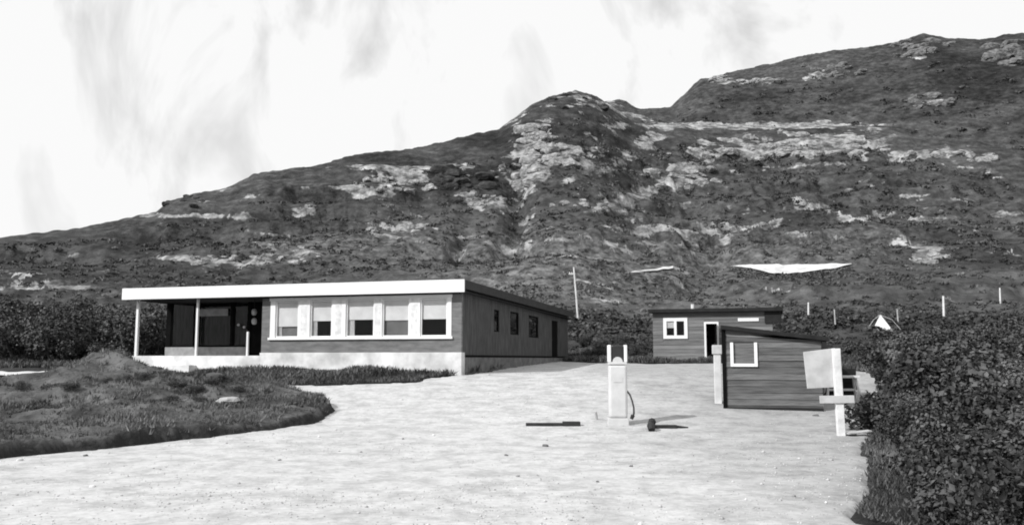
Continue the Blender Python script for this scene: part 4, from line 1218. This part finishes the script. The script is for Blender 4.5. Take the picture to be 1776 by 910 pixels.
OUT = [(925, 243, 26, 24, 9, 'crag_rock', 'bright pale slab of rock in the gully below the rounded summit'),
       (962, 268, 24, 20, 8, 'crag_rock', 'pale rounded crag just right of the bright gully slab'),
       (917, 298, 16, 26, 8, 'crag_rock', 'pale upright crag at the lower end of the gully'),
       (805, 318, 40, 24, 12, 'crag_dark', 'dark broken crag left of the gully, cleft shadows put into its near-black colour'),
       (852, 350, 26, 10, 8, 'crag_rock', 'pale scree stones below the dark broken crag'),
       (702, 398, 44, 12, 10, 'crag_rock', 'pale flat outcrop halfway up the left-centre slope'),
       (400, 452, 44, 10, 10, 'crag_rock', 'long low pale outcrop above the veranda roof'),
       (512, 440, 34, 12, 9, 'crag_rock', 'broken pale outcrop above the middle of the house roof'),
       (1612, 442, 20, 14, 7, 'crag_rock', 'pale boulder cluster on the right slope above the fence posts'),
       (1606, 174, 28, 10, 9, 'crag_mid', 'pale rocks in the middle of the far right hill'),
       (1597, 84, 34, 15, 13, 'crag_mid', 'crag on the highest summit of the far right hill'),
       (1742, 92, 24, 18, 11, 'crag_mid', 'upright crag on the skyline at the right edge'),
       (1040, 356, 60, 10, 11, 'crag_rock', 'pale diagonal ledge right of the gully foot'),
       (1180, 305, 45, 18, 11, 'crag_rock', 'rough pale rocks below the left part of the long ledge'),
       (1290, 258, 60, 18, 13, 'crag_rock', 'pale rocks under the long ledge, left of its middle'),
       (1432, 248, 60, 20, 13, 'crag_rock', 'pale rocks under the long ledge, right of its middle'),
       (1625, 268, 70, 14, 11, 'crag_rock', 'pale rocks at the right end of the long ledge'),
       (1275, 140, 34, 10, 8, 'crag_rock', 'small pale crag on the left shoulder of the far right hill'),
       (1440, 122, 40, 12, 9, 'crag_mid', 'pale rocks near the skyline of the far right hill'),
       (310, 350, 32, 10, 8, 'crag_dark', 'dark crag step on the left skyline'),
       (1000, 176, 50, 12, 10, 'crag_dark', 'dark rocks capping the rounded middle summit'),
       (680, 318, 50, 12, 9, 'crag_rock', 'pale rocks left of the dark broken crag')]
for i, (a, b, c, d, n, m, lab) in enumerate(OUT): outcrop(a, b, c * 1.4, d * 1.2, n + 5, m, lab, 300 + i)

# ------------------------------------------------------------------ stones on the yard
def pebbles():
    rng = np.random.default_rng(41)
    n = 22000
    th = rng.uniform(R(-36), R(30), n); r = 6.5 * (34 / 6.5) ** rng.uniform(0, 1, n)
    x = r * np.sin(th); y = r * np.cos(th)
    k = (signed(YARD, x, y) > .1) & (signed(BED, x, y) < -.05)
    cl = fbm(x / 2.5, y / 2.5, 3, 44)
    k &= rng.uniform(size=n) < np.clip(.45 + 1.2 * cl, .12, 1)
    x, y, r = x[k], y[k], r[k]; n = len(x)
    z = yard_z(x, y)
    s = rng.uniform(.004, .011, n) * (1 + 1.3 * (rng.uniform(size=n) < .03)) * (1 + .02 * r)
    O = np.array([[1, 0, 0], [0, 1, 0], [-1, 0, 0], [0, -1, 0], [0, 0, .7], [0, 0, -.5]], float)
    fs = np.array([[0, 1, 4], [1, 2, 4], [2, 3, 4], [3, 0, 4], [1, 0, 5], [2, 1, 5], [3, 2, 5], [0, 3, 5]])
    V = O[None] * s[:, None, None] * rng.uniform(.7, 1.3, (n, 6, 3)) + np.stack([x, y, z + s * .15], 1)[:, None]
    F = (fs[None] + (np.arange(n) * 6)[:, None, None]).reshape(-1, 3)
    tone = np.clip(.42 + .22 * rng.normal(size=n), 0, 1)
    me = fast_mesh('gravel_stones', V.reshape(-1, 3), F, np.repeat(tone, 6))
    tag(link('gravel_stones', me, 'pebble'), 'loose small stones scattered over the gravel yard', 'gravel', kind='stuff')
pebbles()
ST = [(945, 776, .055, 'dark_stone', 'flat dark stone on the gravel below the iron beam'), (878, 792, .03, 'dark_stone', 'small dark stone on the gravel, centre foreground'),
      (1036, 838, .022, 'dark_stone', 'single dark pebble on the gravel below the pump'), (148, 792, .045, 'dark_stone', 'dark stone by the near edge of the turf bed'),
      (34, 800, .05, 'white_concrete', 'white stone at the left end of the turf bed edge'), (160, 846, .035, 'white_concrete', 'small white stone on the gravel, lower left'),
      (485, 800, .028, 'dark_stone', 'dark pebble on the gravel below the tip of the turf bed'), (1095, 810, .03, 'dark_stone', 'grey stone on the gravel, right of centre'),
      (1440, 800, .045, 'stone', 'grey stone on the gravel below the signboard'), (1415, 722, .07, 'dark_stone', 'flat dark stone in front of the shed')]
for i, (a, b, s, m, lab) in enumerate(ST):
    p = yard_pt(a, b); v, f = [], []
    chunk(np.random.default_rng(500 + i), np.array([0, 0, s * .15]), np.array([s * 1.2, s, s * .55]), v, f)
    me = bpy.data.meshes.new('stone'); me.from_pydata(v, [], f); me.update()
    o = link('stone', me, m); o.location = p; tag(o, lab, 'stone', 'stones on the gravel')
bx_, by_ = gpt(392, 722)
bh = float(bed_h(np.array([bx_]), np.array([by_]))[0][0])
v, f = [], []
chunk(np.random.default_rng(640), np.zeros(3), np.array([.62, .34, .09]), v, f)
me = bpy.data.meshes.new('stone'); me.from_pydata(v, [], f); me.update()
o = link('stone', me, 'stone'); o.location = (bx_, by_, float(ground(bx_, by_)) + bh + .03)
tag(o, 'pale flat stone lying in the grass on the turf bed', 'stone')
# low weeds on the turf bed
rw = random.Random(21)
for (a, b, sc) in [(150, 690, .42), (185, 682, .5), (215, 690, .4), (245, 676, .45), (275, 690, .42), (305, 684, .4), (335, 695, .42), (362, 690, .36), (385, 686, .4), (412, 690, .34),
                   (440, 694, .36), (462, 690, .3), (120, 705, .4), (230, 712, .36), (300, 716, .3), (70, 720, .36), (520, 700, .24), (345, 712, .3), (90, 692, .45), (35, 700, .45)]:
    gx_, gy_ = gpt(a, b + 14)
    bh = float(bed_h(np.array([gx_]), np.array([gy_]))[0][0])
    place_shrub('weed_clump', rw.choice(near_v), 'shrub_leaf', (gx_, gy_, float(ground(gx_, gy_)) + bh - .06), rw.uniform(0, 6.28), sc * .8,
                'low dark leafy clump growing on the turf bed', 'plant', 'weeds on the turf bed', .7)
